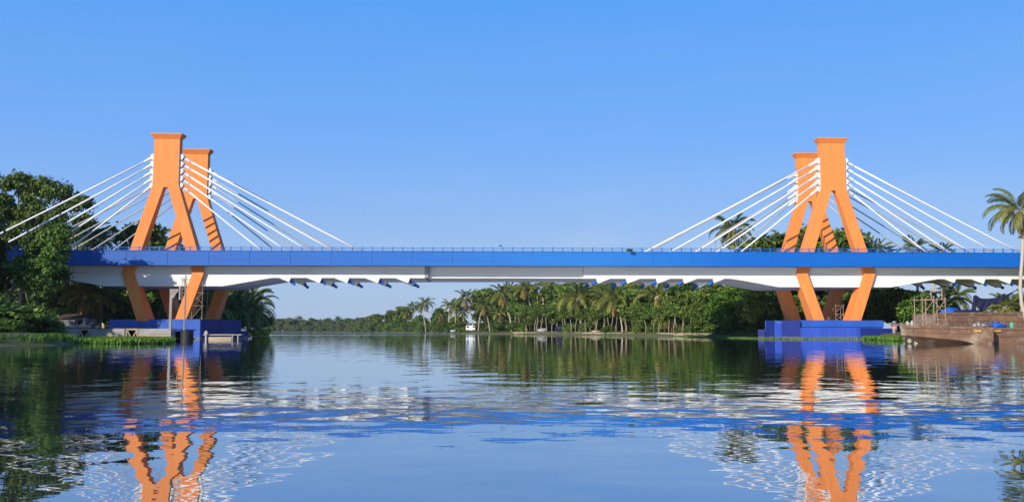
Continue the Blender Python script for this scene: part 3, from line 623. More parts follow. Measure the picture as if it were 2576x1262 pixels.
# leafy trees, left to right
TREES = [
 ('leafy_c', 925, 22, 800, 'low round tree where the right bank begins at the far river bend'), ('leafy_a', 948, 26, 788, 'rounded tree second from the far end of the right bank'),
 ('leafy_a', 985, 30, 778, 'domed tree on the bank left of the bending palm'), ('leafy_a', 1012, 36, 768, 'highest domed tree behind the left bending palm'), ('leafy_c', 1055, 34, 790, 'green tree behind the slim pale palm'),
 ('leafy_c', 968, 8, 806, 'low pale green tree at the water left of the bending palm'), ('leafy_c', 1005, 10, 800, 'bushy tree at the water right under the domed tree'),
 ('leafy_b', 1108, 40, 772, 'dull green tree right of the free standing palm'), ('leafy_c', 1092, 14, 806, 'low tree at the foot of the free standing palm'), ('leafy_c', 1150, 40, 790, 'dark tree between the upright pair of palms and the van'),
 ('leafy_a', 1222, 34, 722, 'big dark tree rising against the sky behind the white van'), ('leafy_a', 1248, 44, 728, 'dark tree crown beside the big tree behind the van'), ('leafy_c', 1262, 20, 772, 'green tree behind the low brownish palm'),
 ('leafy_b', 1306, 18, 752, 'bright leafy tree right of the bare left leaning trunk'), ('leafy_a', 1322, 32, 712, 'tall leafy tree behind the golden skirted palm'), ('leafy_b', 1332, 6, 782, 'yellowish leafy tree standing at the wall left of the grey covered mound'),
 ('leafy_c', 1362, 10, 770, 'leafy tree spreading over the grey covered mound'), ('leafy_a', 1392, 26, 708, 'tall dark tree left of the yellow drooping palm'), ('leafy_c', 1410, 8, 776, 'leafy tree over the dark blue three wheeler'),
 ('leafy_a', 1432, 30, 706, 'tall tree directly behind the yellow drooping palm'), ('leafy_b', 1495, 5, 776, 'brownish green tree with bare stems right of the yellow drooping palm'), ('leafy_a', 1492, 22, 706, 'tall tree behind the brownish green tree'),
 ('leafy_b', 1535, 26, 704, 'tall narrow tree left of the bare leaning trunk'), ('leafy_a', 1592, 9, 722, 'dark rounded tree right of the bare leaning trunk'), ('leafy_a', 1612, 24, 700, 'tall tree behind the dark rounded tree'),
 ('leafy_c', 1632, 5, 764, 'low dark tree with bare stems below the dead fronded palm'), ('leafy_b', 1690, 7, 742, 'middle sized tree right of the dead fronded palm'), ('leafy_a', 1718, 18, 698, 'tall tree meeting the girder left of the sunlit tree'),
 ('leafy_a', 1745, 6, 728, 'olive tree with a slanting bare stem at the bank'), ('leafy_c', 1772, 3, 770, 'dense tree hanging down to the water left of the sunlit tree'), ('leafy_b', 1790, 10, 706, 'dark tree between the olive tree and the sunlit tree'),
 ('bright', 1845, 6, 716, 'sunlit bright green creeper covered tree left of the right pier'), ('leafy_a', 1900, 5, 726, 'dark green tree between the sunlit tree and the right pier'), ('leafy_c', 1938, 9, 738, 'tree reaching the far right pier leg from the left'),
 ('leafy_a', 1955, 20, 584, 'tall tree seen above the parapet left of the right pylons'), ('leafy_b', 2005, 30, 590, 'tree crown seen between the right pylon legs on the left'), ('leafy_a', 2060, 32, 566, 'tree crown seen through the near right pylon opening'),
 ('leafy_a', 2118, 32, 572, 'tree crown seen right of the near right pylon opening'), ('leafy_b', 2165, 26, 604, 'tree just right of the right pylon above the parapet'),
 ('leafy_a', 2030, 16, 735, 'shaded tree behind the right pier between the far legs'), ('leafy_c', 2095, 18, 738, 'shaded tree behind the right pier under the middle of the girder'), ('leafy_a', 2160, 14, 735, 'shaded tree right of the right pier legs'),
 ('leafy_c', 2215, 12, 736, 'dark tree behind the worker at the right bank'), ('leafy_a', 2262, 16, 722, 'dark tree left of the scaffold tower on the barge'), ('leafy_a', 2305, 12, 728, 'dark tree behind the scaffold tower on the barge'), ('leafy_c', 2340, 18, 745, 'low dark tree right behind the scaffold tower'),
]
for kd, px, back, top, lab in TREES: plant(kd, px, yr(px) + back, top, lab, GT, rnd.uniform(0, 6.28), wide=rnd.uniform(1.0, 1.25))
for px in [905, 925, 945, 962, 980, 998, 1012, 1030, 1048, 1064, 1092, 1110, 1126, 1156, 1262, 1300, 1318, 1440, 1478, 1530, 1610, 1650, 1716, 1745, 1768, 1790, 1812, 1838, 1862, 1890, 1915]:
    px += rnd.uniform(-5, 5); plant('shrub', px, yr(px) + 2 + rnd.uniform(0, 6), 818 - rnd.uniform(0, 14), 'leafy shrub at the foot of the trees on the right bank', 'shrubs on the right bank', rnd.uniform(0, 6.28), wide=1.3)
for i in range(44):
    px = 1296 + i * 11 + rnd.uniform(-7, 7); plant('slender', px, yr(px) + 1.2 + rnd.uniform(0, 4), 768 + rnd.uniform(-12, 12), 'slender pale stemmed tree in the row along the right bank', 'slender trees on the right bank', rnd.uniform(0, 6.28), wide=1.1)
# small palms beyond the barges
for px, Y, top, lab, kd in ((2408, 150, 724, 'small palm seen in the gap under the girder right of the scaffold tower', 'palm_a'), (2496, 160, 762, 'low palm under the hanging navy cloth', 'palm_d'), (2547, 150, 748, 'small palm left of the big leaning palm trunk', 'palm_c'), (2368, 140, 742, 'small palm with drooping frond beside the scaffold tower', 'palm_d'), (2590, 150, 745, 'small palm right of the big leaning palm trunk', 'palm_a')):
    plant(kd, px, Y, top, lab, 'small palms beyond the barges', rnd.uniform(0, 6), wide=1.0)
# left bank
GL = 'trees on the left bank behind the bridge'
for kd, px, Y, top, lab, wd in (
 ('palm_c', 232, 138, 540, 'left bank palm crown above the parapet right of the big tree', 1.9), ('palm_d', 262, 146, 560, 'second palm crown above the parapet right of the big tree', 1.8), ('palm_a', 205, 150, 556, 'palm crown half hidden by the big tree', 1.6),
 ('leafy_b', 360, 140, 548, 'tree between two cables left of the left pylon leg', .9), ('palm_c', 395, 142, 566, 'palm crown behind the left leg of the near left pylon', 1.6), ('palm_d', 338, 140, 594, 'low palm crown above the parapet left of the left pylon leg', 1.5),
 ('palm_a', 628, 172, 726, 'palm with fan of fronds under the girder right of the left pier', 1.3), ('palm_d', 622, 160, 752, 'palm hanging over the water right of the left pier', 1.3), ('palm_c', 590, 158, 742, 'palm directly behind the right edge of the left pier', 1.3),
 ('leafy_a', 604, 176, 736, 'leafy tree behind the palms right of the left pier', 1.1), ('leafy_c', 640, 186, 775, 'dark rounded tree at the water right of the left pier', 1.0), ('leafy_c', 662, 205, 786, 'outermost dark tree on the left bank point', 1.0),
 ('leafy_a', 545, 150, 730, 'dark tree behind the far right leg of the left pier', 1.2), ('palm_a', 528, 146, 742, 'palm seen between the right legs of the left pier', 1.2), ('palm_c', 405, 140, 745, 'palm seen between the left legs of the left pier', 1.2),
 ('leafy_a', 470, 150, 725, 'dark tree behind the middle of the left pier', 1.3), ('leafy_c', 420, 148, 735, 'dark tree behind the left legs of the left pier', 1.3), ('leafy_a', 355, 142, 722, 'dark tree left of the left pier under the girder', 1.4),
 ('leafy_c', 300, 138, 725, 'dark tree behind the quay under the girder', 1.4), ('leafy_a', 245, 134, 720, 'dark tree behind the small hut', 1.4), ('leafy_a', 190, 130, 700, 'dark tree left of the small hut', 1.4), ('palm_e', 205, 122, 712, 'short palm with yellow fronds above the small hut', 1.0), ('palm_e', 255, 124, 720, 'short palm with brown fronds right of the small hut', 1.0)):
    plant(kd, px, Y, top, lab, GL, rnd.uniform(0, 6), wide=wd)
PROTO['big'] = tree_proto('broadleaf_tree', [(-3.2, 0, 10.5, 2.0, 1.4), (-1.0, .8, 12.0, 1.6, 1.1), (0.6, .5, 13.9, 1.8, 1.2), (3.0, 0, 12.6, 1.6, 1.1), (5.6, .3, 11.2, 1.5, 1.0), (-4.5, .5, 14.6, 2.0, 1.4), (-1.8, .2, 17.0, 1.7, 1.2), (0.2, .6, 15.6, 1.3, .9), (3.4, -.4, 16.1, 1.5, 1.0), (5.9, 0, 14.7, 1.4, .9), (4.3, .5, 14.2, 1.1, .8), (1.4, 0, 16.7, 1.1, .8), (-6.5, 0, 17.6, 1.9, 1.3), (6.9, .3, 9.4, 1.3, 1.0), (6.6, 0, 12.8, 1.0, .7), (0.8, .3, 10.2, 1.7, 1.1), (2.6, .6, 9.6, 1.3, .9), (-7.2, .2, 12.0, 2.0, 1.4), (4.3, .2, 8.2, 1.5, 1.0), (-2.6, -.4, 13.4, 1.2, .9), (-5.6, .4, 9.2, 1.6, 1.1), (-8.2, .2, 15.0, 1.7, 1.2), (2.0, -.3, 11.4, 1.1, .8)], 5600, 9, 0.40, 31, 6.0, 0.36, spread=.30)
PROTO['fronttree'] = tree_proto('broadleaf_tree', [(.4, 0, 7.2, 1.2, .9), (1.5, .3, 8.4, 1.3, 1.0), (2.7, -.2, 9.6, 1.3, 1.0), (4.0, .2, 10.9, 1.2, .9), (4.3, 0, 9.4, 1.1, .9), (2.9, .4, 8.0, 1.3, 1.0), (1.3, -.3, 6.5, 1.1, .8), (3.9, .1, 7.7, 1.2, .9), (2.6, 0, 6.1, 1.2, .9), (3.7, .3, 6.2, 1.0, .8), (4.9, .2, 11.8, .9, .7), (5.1, -.2, 10.4, .8, .7), (-.6, .4, 7.6, 1.0, .7), (3.2, 2.2, 10.3, 1.3, 1.0), (2.6, 2.4, 8.6, 1.3, 1.0), (3.4, 2.3, 7.2, 1.2, .9), (1.6, 2.2, 9.4, 1.2, .9), (2.0, 2.2, 6.6, 1.2, .9)], 5200, 9, 0.36, 32, 4.8, 0.17, bark='palebark', spread=.30, trunks=2)  # rear lobes, hidden from view, added to deepen its shadow on the pier
pb = P(62, HZ, 131); o_ = dup(PROTO['big'], (pb.x, pb.y, .5), 0.0, (1.2, 1.1, 1.27), 'big spreading dark tree towering over the left end of the bridge'); o_['category'] = 'tree'
pb = P(34, HZ, 104); o_ = dup(PROTO['fronttree'], (pb.x, pb.y, .5), 0.0, (1.0, 1.0, 1.0), 'twin stemmed leafy tree standing in front of the left end of the parapet'); o_['category'] = 'tree'
pb = Vector((-72, 88, .5)); o_ = dup(PROTO['leafy_a'], pb, 1.0, (1.5, 1.5, 1.5), 'dark tree out of view left of the frame, added to shade the girder'); o_['category'] = 'tree'  # unseen tree, put here for the tree shadow on the girder
pb = Vector((-61.5, 102.5, .5)); o_ = dup(PROTO['leafy_b'], pb, 1.2, (1.25, 1.25, 1.3), 'dark tree beside the left frame edge, added to shade the left pier leg'); o_['category'] = 'tree'  # added mostly outside the frame so its shadow covers the left pier leg
pb = Vector((-66, 99, .5)); o_ = dup(PROTO['leafy_a'], pb, 2.2, (1.45, 1.45, 1.75), 'tall dark tree out of view on the left, added to shade girder and parapet'); o_['category'] = 'tree'  # unseen tree, made tall so its shadow reaches girder and parapet
for px, Y, top, wd, lab in ((-8, 84, 752, 2.0, 'tall dark bush at the left edge of the photo below the girder'), (38, 88, 775, 1.8, 'dark bush below the twin stemmed tree'), (85, 90, 790, 1.7, 'dark bush right of the twin stemmed tree over the grass'), (118, 97, 798, 1.5, 'small dark bush at the left end of the quay'), (15, 76, 800, 1.4, 'low bush in the grass at the left edge of the photo')):
    plant('shrub', px, Y, top, lab, 'bushes on the left bank', rnd.uniform(0, 6), wide=wd)

wp = P(1583, 633, 113.4); o_ = dup(PROTO['shrub'], (wp.x, wp.y - .15, wp.z - .02), .4, (.2, .1, .12), 'small green weed growing out of the parapet top near the middle of the bridge'); o_['category'] = 'plant'

# far wood beyond the bend: one mass
def scatter_mesh(protos, places):
    V = []; T = []
    for kd, x, y, z, s, rz in places:
        for ch in PROTO[kd].children:
            if 'crown' not in ch.name: continue
            me = ch.data; n = len(me.vertices); co = np.empty(n * 3, np.float32); me.vertices.foreach_get('co', co); co = co.reshape(-1, 3)
            cs, sn = math.cos(rz), math.sin(rz); q = np.stack([co[:, 0] * cs - co[:, 1] * sn, co[:, 0] * sn + co[:, 1] * cs, co[:, 2]], 1) * s + np.array([x, y, z])
            V.append(q.reshape(-1, 4, 3)); t = np.empty(len(me.polygons), np.float32); me.attributes['tint'].data.foreach_get('value', t); T.append(t)
    return np.concatenate(V), np.concatenate(T)
pl = []
for i in range(46):
    px = 660 + i * 6.2 + rnd.uniform(-4, 4); Y = yr(px) + rnd.uniform(6, 40); x = XofP(px, Y); tp = 802 + rnd.uniform(-5, 6) if px < 880 else 797 + rnd.uniform(-6, 6)
    kd = rnd.choice(['leafy_a', 'leafy_c', 'leafy_c', 'leafy_b', 'palm_a']); h = P(px, tp, Y).z; pl.append((kd, x, Y, 0.3 - 1.5, (h + 1.2) / 11.3, rnd.uniform(0, 6)))
for i in range(40):
    px = 655 + i * 8 + rnd.uniform(-4, 4); Y = yr(px) + 4; pl.append((rnd.choice(['leafy_c', 'shrub']), XofP(px, Y), Y, -1.2, rnd.uniform(.45, .75), rnd.uniform(0, 6)))
V, T = scatter_mesh(None, pl)
fw = bpy.data.objects.new('far_wood', quads_mesh('far_wood', V, T, M['leaf_far'])); COL.objects.link(fw); tag(fw, 'distant green wood along the far bend of the river', 'wood', kind='stuff')
# woods that close the view behind the banks
pl = []
for i in range(30):
    px = 1290 + i * 30; Y = yr(px) + 60 + rnd.uniform(0, 15); s = min(1.25, (P(px, 728 if px < 1900 else 700, Y).z) / 11.5); pl.append((rnd.choice(['leafy_a', 'leafy_c', 'leafy_b']), XofP(px, Y), Y, 0.3, s, rnd.uniform(0, 6)))
for i in range(16):
    px = 2660 + i * 45; Y = 118 + rnd.uniform(-6, 25); pl.append((rnd.choice(['leafy_a', 'leafy_c', 'palm_a', 'leafy_b']), XofP(px, Y), Y, 0.5, rnd.uniform(.85, 1.15), rnd.uniform(0, 6)))
for i in range(54):
    px = 925 + i * 20; Y = yr(px) + 22 + rnd.uniform(0, 12); pl.append(('leafy_c', XofP(px, Y), Y, -1.5, rnd.uniform(.5, .75), rnd.uniform(0, 6)))
V, T = scatter_mesh(None, pl)
bw = bpy.data.objects.new('background_wood', quads_mesh('background_wood', V, T, M['leaf'])); COL.objects.link(bw); tag(bw, 'deep dark wood behind the trees of the right bank', 'wood', kind='stuff')
pl = []
for i in range(26):
    px = -60 + i * 25; Y = 165 + rnd.uniform(0, 25); x = XofP(px, Y); pl.append((rnd.choice(['leafy_a', 'leafy_c']), x, Y, 0.2, P(px, 700, Y).z / 11.5, rnd.uniform(0, 6)))
    Y = 150 + rnd.uniform(0, 8); pl.append(('leafy_c', XofP(px, Y), Y, -1.5, .7, rnd.uniform(0, 6)))
V, T = scatter_mesh(None, pl)
bw = bpy.data.objects.new('background_wood', quads_mesh('background_wood', V, T, M['leaf'])); COL.objects.link(bw); tag(bw, 'deep dark wood behind the left pier and the hut', 'wood', kind='stuff')

# grass and water hyacinth
def blades(name, pts, h, w, m, label, cat, seed, lean=0.35):
    rng = np.random.default_rng(seed); p = np.array(pts); n = len(p); a = rng.uniform(0, 6.28, n); s = np.stack([np.cos(a), np.sin(a), np.zeros(n)], 1); hh = (h * rng.uniform(.45, 1.25, n))[:, None]
    ln = rng.normal(0, lean, (n, 3)) * hh; ln[:, 2] = 0; tip = p + ln + np.array([0, 0, 1]) * hh; mid = p + ln * .35 + np.array([0, 0, .6]) * hh; ww = w * rng.uniform(.6, 1.3, n)[:, None]
    V = np.stack([p, mid + s * ww, tip, mid - s * ww], 1); ob = bpy.data.objects.new(name, quads_mesh(name, V, np.clip(rng.normal(.5, .25, n), 0, 1), m)); COL.objects.link(ob)
    return tag(ob, label, cat, kind='stuff')
def inpoly(x, y, poly):
    c = False; n = len(poly)
    for i in range(n):
        (x1, y1), (x2, y2) = poly[i], poly[(i + 1) % n]
        if (y1 > y) != (y2 > y) and x < (x2 - x1) * (y - y1) / (y2 - y1) + x1: c = not c
    return c
def fill(poly, n, seed, z=0.0, clump=None):
    rr = random.Random(seed); xs = [p[0] for p in poly]; ys = [p[1] for p in poly]; out = []
    while len(out) < n:
        x, y = rr.uniform(min(xs), max(xs)), rr.uniform(min(ys), max(ys))
        if inpoly(x, y, poly):
            k = 1 if not clump else clump
            for _ in range(k): out.append((x + rr.gauss(0, .12) * (k > 1), y + rr.gauss(0, .12) * (k > 1), z))
    return out
HY = [at(190, 76), at(300, 72), at(425, 74), at(434, 84), at(432, 104), at(330, 109), at(215, 109), at(205, 95)]
blades('water_hyacinth', fill(HY, 30000, 1, 0.0, 8), 0.36, 0.085, M['hyacinth'], 'bright green water hyacinth floating below the concrete quay', 'water plants', 1)
blades('grass', fill([(-60, 48), (-38, 63), (-33.4, 67), (-34.5, 73), (-38.5, 80.5), (-47, 95), (-62, 92)], 26000, 2, 0.15, 6), 0.62, 0.05, M['grass'], 'rough green grass on the left bank by the water', 'grass', 2)
blades('water_hyacinth', fill([at(2170, 107), at(2250, 92), at(2272, 93), at(2275, 100), at(2240, 107), at(2180, 111)], 5200, 3, 0.0, 6), 0.42, 0.06, M['hyacinth'], 'green water hyacinth between the right pier and the rusty barge', 'water plants', 3)
blades('water_hyacinth', fill([at(1700, 158), at(1880, 122), at(1915, 114.5), at(1975, 112), at(2170, 110.5), at(2180, 112.4), at(1990, 114), at(1925, 117.5), at(1885, 127), at(1720, 161)], 5000, 4, 0.0, 5), 0.16, 0.05, M['hyacinth'], 'thin line of water hyacinth along the right bank and pier', 'water plants', 4)
pts = []
for px in np.arange(905, 1960, 0.16): 
    Y = yr(px); pts.append((XofP(px, Y) + .2 + rnd.uniform(0, 1.6), Y + rnd.uniform(-.4, 3.2), rnd.uniform(.05, .35)))
blades('grass', pts, 0.55, 0.12, M['grass'], 'grassy edge of the long right bank', 'grass', 5)
blades('grass', [(XofP(px, Y), Y, .1) for px, Y in [(636 + rnd.uniform(0, 40), 152 + rnd.uniform(-2, 24)) for _ in range(5000)]], 1.0, 0.12, M['hyacinth'], 'bright green grass on the left bank point beyond the left pier', 'grass', 6)

# retaining wall of the right bank
b = MB(); wl_ = [(px, yr(px) + 0.9) for px in range(1290, 1800, 12)]
for (p0, y0), (p1, y1) in zip(wl_, wl_[1:]):
    x0, x1 = XofP(p0, y0), XofP(p1, y1); d = Vector((x1 - x0, y1 - y0)); nn = Vector((-d.y, d.x)).normalized() * .35
    b.hexa([(x0, y0, 0), (x1, y1, 0), (x1 + nn.x, y1 + nn.y, 0), (x0 + nn.x, y0 + nn.y, 0), (x0, y0, .62), (x1, y1, .62), (x1 + nn.x, y1 + nn.y, .62), (x0 + nn.x, y0 + nn.y, .62)])
tag(b.build('retaining_wall', M['tan']), 'low tan stone retaining wall running along the right bank', 'wall')

# ------------------------------------------------------------------ left quay and things at the left pier
Yq = 110.5
def q(px): return XofP(px, Yq)
qr = empty('quay', (q(300), Yq, 0), 0, 'grey and tan concrete quay wall left of the left pier', 'quay'); ox = q(300)
for px0, px1 in ((126, 197), (228, 314), (348, 431)):
    b = MB(); b.box((q(px0) - ox, 0, .55), (q(px1) - ox, 1.4, 1.28)); b.build('wall_slab', M['concrete'], qr, bevel=.04)
    b = MB(); b.box((q(px0) - ox, -.08, -.6), (q(px1) - ox, 1.3, .547)); b.build('footing', M['tan'], qr, bevel=.03)
b = MB(); b.box((q(126) - ox, -.05, 1.283), (q(352) - ox, 4.5, 1.36)); b.build('deck_plate', M['rust_dark'], qr, bevel=.01)
for px0, px1 in ((198, 227), (317, 347)):
    x0, x1 = q(px0) - ox, q(px1) - ox; xm = (x0 + x1) / 2; b = MB()
    b.box((x0, -.05, 1.1), (x1, .15, 1.275)); b.box((x0, -.05, -.5), (x0 + .14, .15, 1.097)); b.box((x1 - .14, -.05, -.5), (x1, .15, 1.097))
    b.tube([(x0 + .15, .05, 1.05), (xm - .1, .05, .2)], .085, 6); b.tube([(x1 - .15, .05, 1.05), (xm + .1, .05, .2)], .085, 6); b.tube([(xm, .05, -.5), (xm, .05, .3)], .13, 8)
    b.build('brace_frame', M['tan'], qr)
    b = MB(); b.box((x0 + .02, .9, -.5), (x1 - .02, 1.1, 1.27)); b.build('recess_back', M['dark'], qr)  # near-black sheet stands in for the shade deep in the recess
for i, (px, r) in enumerate(((150, .30), (160, .24), (168, .34), (178, .22), (186, .30), (196, .38), (205, .30), (214, .26), (233, .22))):
    b = MB(); b.blob((0, 0, r * .55), (r * 1.2, r, r * .75), i, 6, .18)
    tag(b.build('boulder', M['rock'], smooth=False, loc=(q(px), Yq + .6 + .3 * (i % 3), 1.35)), ['leftmost pale boulder on the quay', 'small pale boulder second from the left on the quay', 'larger pale boulder left of the broken timber', 'smallest boulder in the row on the quay', 'pale boulder at the foot of the upright timber', 'largest boulder below the broken timber', 'pale boulder right of the upright timber', 'pale boulder under the slanting timber', 'lone pale boulder at the right end of the row'][i], 'boulder', 'boulders heaped on the quay')
b = MB(); x0 = q(193); b.tube([(0, 0, 0), (.5, .1, .55), (.62, .1, .7)], .09, 6); b.tube([(.62, .08, .1), (.58, .05, 1.15)], .1, 6); b.tube([(.8, .1, .1), (1.7, 0, .65)], .07, 6)
tag(b.build('broken_timber', M['rock'], loc=(x0, Yq + .5, 1.4)), 'pale broken timber sticking up from the boulders on the quay', 'timber')
# hut
hx, hy = XofP(180, 119), 119; hut = empty('hut', (hx, hy, .8), 0, 'small dirty white walled hut in the dark under the left end of the bridge', 'hut')
b = MB(); b.box((-1.9, 0, 0), (.75, .15, 1.85)); b.box((1.35, 0, 0), (1.9, .15, 1.85)); b.box((.75, 0, 1.6), (1.35, .15, 1.85)); b.box((-1.9, .15, 0), (-1.75, 3, 1.85)); b.box((1.75, .15, 0), (1.9, 3, 1.85)); b.box((-1.75, 2.85, 0), (1.75, 3, 1.85)); b.build('wall', M['plaster'], hut)
b = MB(); b.box((.75, .06, 0), (1.35, .12, 1.6)); b.build('door', M['dark'], hut)
b = MB(); b.hexa([(-2.2, -.5, 1.85), (2.2, -.5, 1.85), (2.2, 3.3, 2.45), (-2.2, 3.3, 2.45), (-2.2, -.5, 1.92), (2.2, -.5, 1.92), (2.2, 3.3, 2.52), (-2.2, 3.3, 2.52)]); b.build('roof', M['roof'], hut)
# gantry: upright with short arm
gx, gy = XofP(428, 109.2), 109.2; g = empty('steel_gantry', (gx, gy, 0), 0, 'grey steel post with a short arm on top left of the black drum', 'gantry')
b = MB(); b.box((-.15, -.12, -.5), (.15, .12, 5.65)); b.build('upright', M['steel'], g, bevel=.02)
b = MB(); b.box((-.15, -.13, 5.653), (.85, .13, 6.0)); b.hexa([(.153, -.1, 4.9), (.25, -.1, 4.9), (.25, .1, 4.9), (.153, .1, 4.9), (.153, -.1, 5.65), (.75, -.1, 5.65), (.75, .1, 5.65), (.153, .1, 5.65)]); b.build('arm', M['steel'], g)
b = MB(); b.tube([(1.05, 0, 4.7), (1.05, 0, 6.35)], .14, 10); b.build('pipe', M['steel'], g)
# black drum with pole
dx, dy = XofP(471, 108.5), 108.5; dr = empty('mooring_drum', (dx, dy, 0), 0, 'big black floating drum with a grey steel pole at the left pier', 'drum')
b = MB(); b.tube([(0, 0, -.5), (0, 0, 1.0), (0, 0, 1.04), (0, 0, 1.08)], [.68, .68, .72, .70], 20); b.build('drum', M['black'], dr)
b = MB(); b.tube([(-.3, -.1, 1.082), (-.32, -.1, 1.5), (-.36, 0, 7.6)], [.16, .1, .085], 8); b.build('pole', M['steel'], dr)
b = MB(); b.tube([(-.75, .1, -.3), (-.75, .1, 1.1)], .05, 6); b.build('mooring_rope', M['black'], dr)
# scaffold round the right leg of the left pier
def scaffold(loc, W_, D_, zs, nx, label, m, br=True, rz=0):
    s = empty('scaffold', loc, rz, label, 'scaffold'); r = .037
    for i in range(nx + 1):
        for y in (0, D_):
            b = MB(); x = i * W_ / nx; b.tube([(x, y, zs[0]), (x + .02, y, zs[-1])], r, 7); b.build('upright', m, s)
    for z in zs[1:]:
        for y in (-.07, D_ + .07):
            b = MB(); b.tube([(-.15, y, z - .2), (W_ + .15, y, z - .2)], r * .9, 6); b.build('rail', m, s)
    for i in range(nx):
        for j in range(len(zs) - 1):
            if not br: continue
            b = MB(); x0, x1 = i * W_ / nx, (i + 1) * W_ / nx
            b.tube([(x0, -.03, zs[j] + .1), (x1, -.03, zs[j + 1] - .25)], r * .8, 6)
            if (i + j) % 2 == 0: b.tube([(x1, -.05, zs[j] + .1), (x0, -.05, zs[j + 1] - .25)], r * .8, 6)
            b.build('brace', m, s)
    return s
pL = P(456, 801, 114.0); scaffold((pL.x, 114.0, 2.43), 2.55, 1.9, [0, 1.9, 3.5, 5.2], 2, 'rusty tube scaffold around the right leg of the left pier', M['tube'])
# raft
rx, ry = XofP(560, 107.5), 107.5; rf = empty('work_raft', (rx, ry, 0), 0.03, 'low timber raft with a post floating beside the left pier', 'raft')
b = MB(); b.box((-2.1, -.5, .52), (2.3, .5, .62)); b.build('deck_plank', M['timber'], rf, bevel=.02)
b = MB(); b.box((-1.5, -.45, -.2), (1.2, .45, .33)); b.build('float', M['tan'], rf, bevel=.05)
b = MB(); b.tube([(-1.75, -.55, -.9), (-1.72, -.55, 1.05)], [.13, .12], 8); b.box((-1.9, -.75, .62), (-1.55, -.35, .92)); b.build('post', M['timber'], rf)
for xx in (1.25, 1.9):
    b = MB(); b.tube([(xx, -.3, -.6), (xx, -.3, .515)], .08, 7); b.build('strut', M['timber'], rf)

# ------------------------------------------------------------------ right bank: barges, scaffold, worker
Y1 = 74.0
def bx(px): return XofP(px, Y1)
bg1 = empty('pontoon_barge', (bx(2380), Y1, 0), 0, 'rusty brown pontoon barge with raked bow moored in front of the right bank', 'barge'); ox = bx(2380)
bg1.rotation_euler = (0, R(1.3), R(-21)); x0, x1 = (bx(2282) - ox) * 1.07, (bx(2484) - ox) * 1.03
b = MB()   # hull: vertical upper strake, raked underside
st_ = []
for u in (0, .08, .2, .4, .6, .76, .86, .93, 1.0):          # front plate rising to the bow, plating raked back below it
    xx = x0 + (x1 - .9 - x0) * u; zl = .62 - .42 * u - (.35 * max(0, (u - .72) / .28) ** 1.6); xk = max(xx, x0 + 1.0 + .3 * u)
    st_.append(b.vs([(xx, 0, 1.36 + .07 * (1 - u) ** 3), (xx, 0, zl), (xk, 1.5, -.3), (max(xx, x0 + 1.2), 6.5, -.35), (xx + (.25 if u == 0 else 0), 7, 1.36)]))
b.face([st_[0] + q for q in range(5)]); b.face([st_[-1] + q for q in reversed(range(5))])
for a, c_ in zip(st_, st_[1:]):
    for q in range(5): b.face([a + q, c_ + q, c_ + (q + 1) % 5, a + (q + 1) % 5])
b.build('hull', M['rust'], bg1)
b = MB(); b.box((x0 - .05, -.07, .83), (x1 - 1.3, -.003, .95)); b.box((x0 - .05, -.1, 1.2), (x1 - .9, -.003, 1.42)); b.build('rubbing_strake', M['rust'], bg1, bevel=.02)
b = MB(); b.hexa([(x1 - 1.6, -.12, .40), (x1 - .05, -.12, -.4), (x1 - .05, 7, -.4), (x1 - .897, 7, -.4), (x1 - 1.6, -.12, 1.40), (x1 - .05, -.12, 1.40), (x1 - .05, 7, 1.40), (x1 - .897, 7, 1.40)]); b.build('stern_box', M['rust'], bg1, bevel=.03)
b = MB(); b.box((x1 - 1.42, -.20, 1.02), (x1 - .95, -.125, 1.14)); b.build('fender', M['yellow'], bg1, bevel=.02)
b = MB(); b.box((x0 + .05, .1, 1.363), (x1 - .95, 6.9, 1.41)); b.build('deck', M['deckrust'], bg1)
for i in range(9):
    b = MB(); xx = x0 + .3 + i * (x1 - x0 - 1.6) / 8; b.box((xx - .03, -.055, .96), (xx + .03, -.002, 1.197)); b.build('rib', M['rust_dark'], bg1)
b = MB(); b.box((x1 - .6, -.5, .0), (x1 - .2, -.125, .35)); b.build('bracket', M['rust_dark'], bg1, bevel=.03)
b = MB(); b.tube([(x0 + .5, .5, 1.41), (x0 + .5, .5, 1.75)], .1, 8); b.tube([(x0 + .85, .5, 1.41), (x0 + .85, .5, 1.8)], .1, 8); b.box((x0 + .4, .45, 1.55), (x0 + .95, .55, 1.62)); b.build('bollard', M['timber'], bg1)
bg2 = empty('pontoon_barge', (bx(2530), Y1 + .2, 0), 0, 'flat rusty barge cut by the right edge of the photo carrying the green drum', 'barge'); ox2 = bx(2530); x2, x3 = bx(2487) - ox2, bx(2640) - ox2
b = MB(); b.box((x2, 0, -.4), (x3, 8, 1.22)); b.build('hull', M['rust'], bg2, bevel=.04)
b = MB(); b.box((x2 + .1, -.07, .55), (x3, -.003, .66)); b.box((x2 - .03, -.09, 1.07), (x3, -.004, 1.25)); b.build('rubbing_strake', M['rust'], bg2, bevel=.02)
b = MB(); b.box((x2 + .2, -.17, .96), (x2 + 1.05, -.095, 1.065)); b.build('fender', M['yellow'], bg2, bevel=.02)
b = MB(); b.box((x2 + .1, .1, 1.223), (x3 - .1, 7.9, 1.27)); b.build('deck', M['deckrust'], bg2)
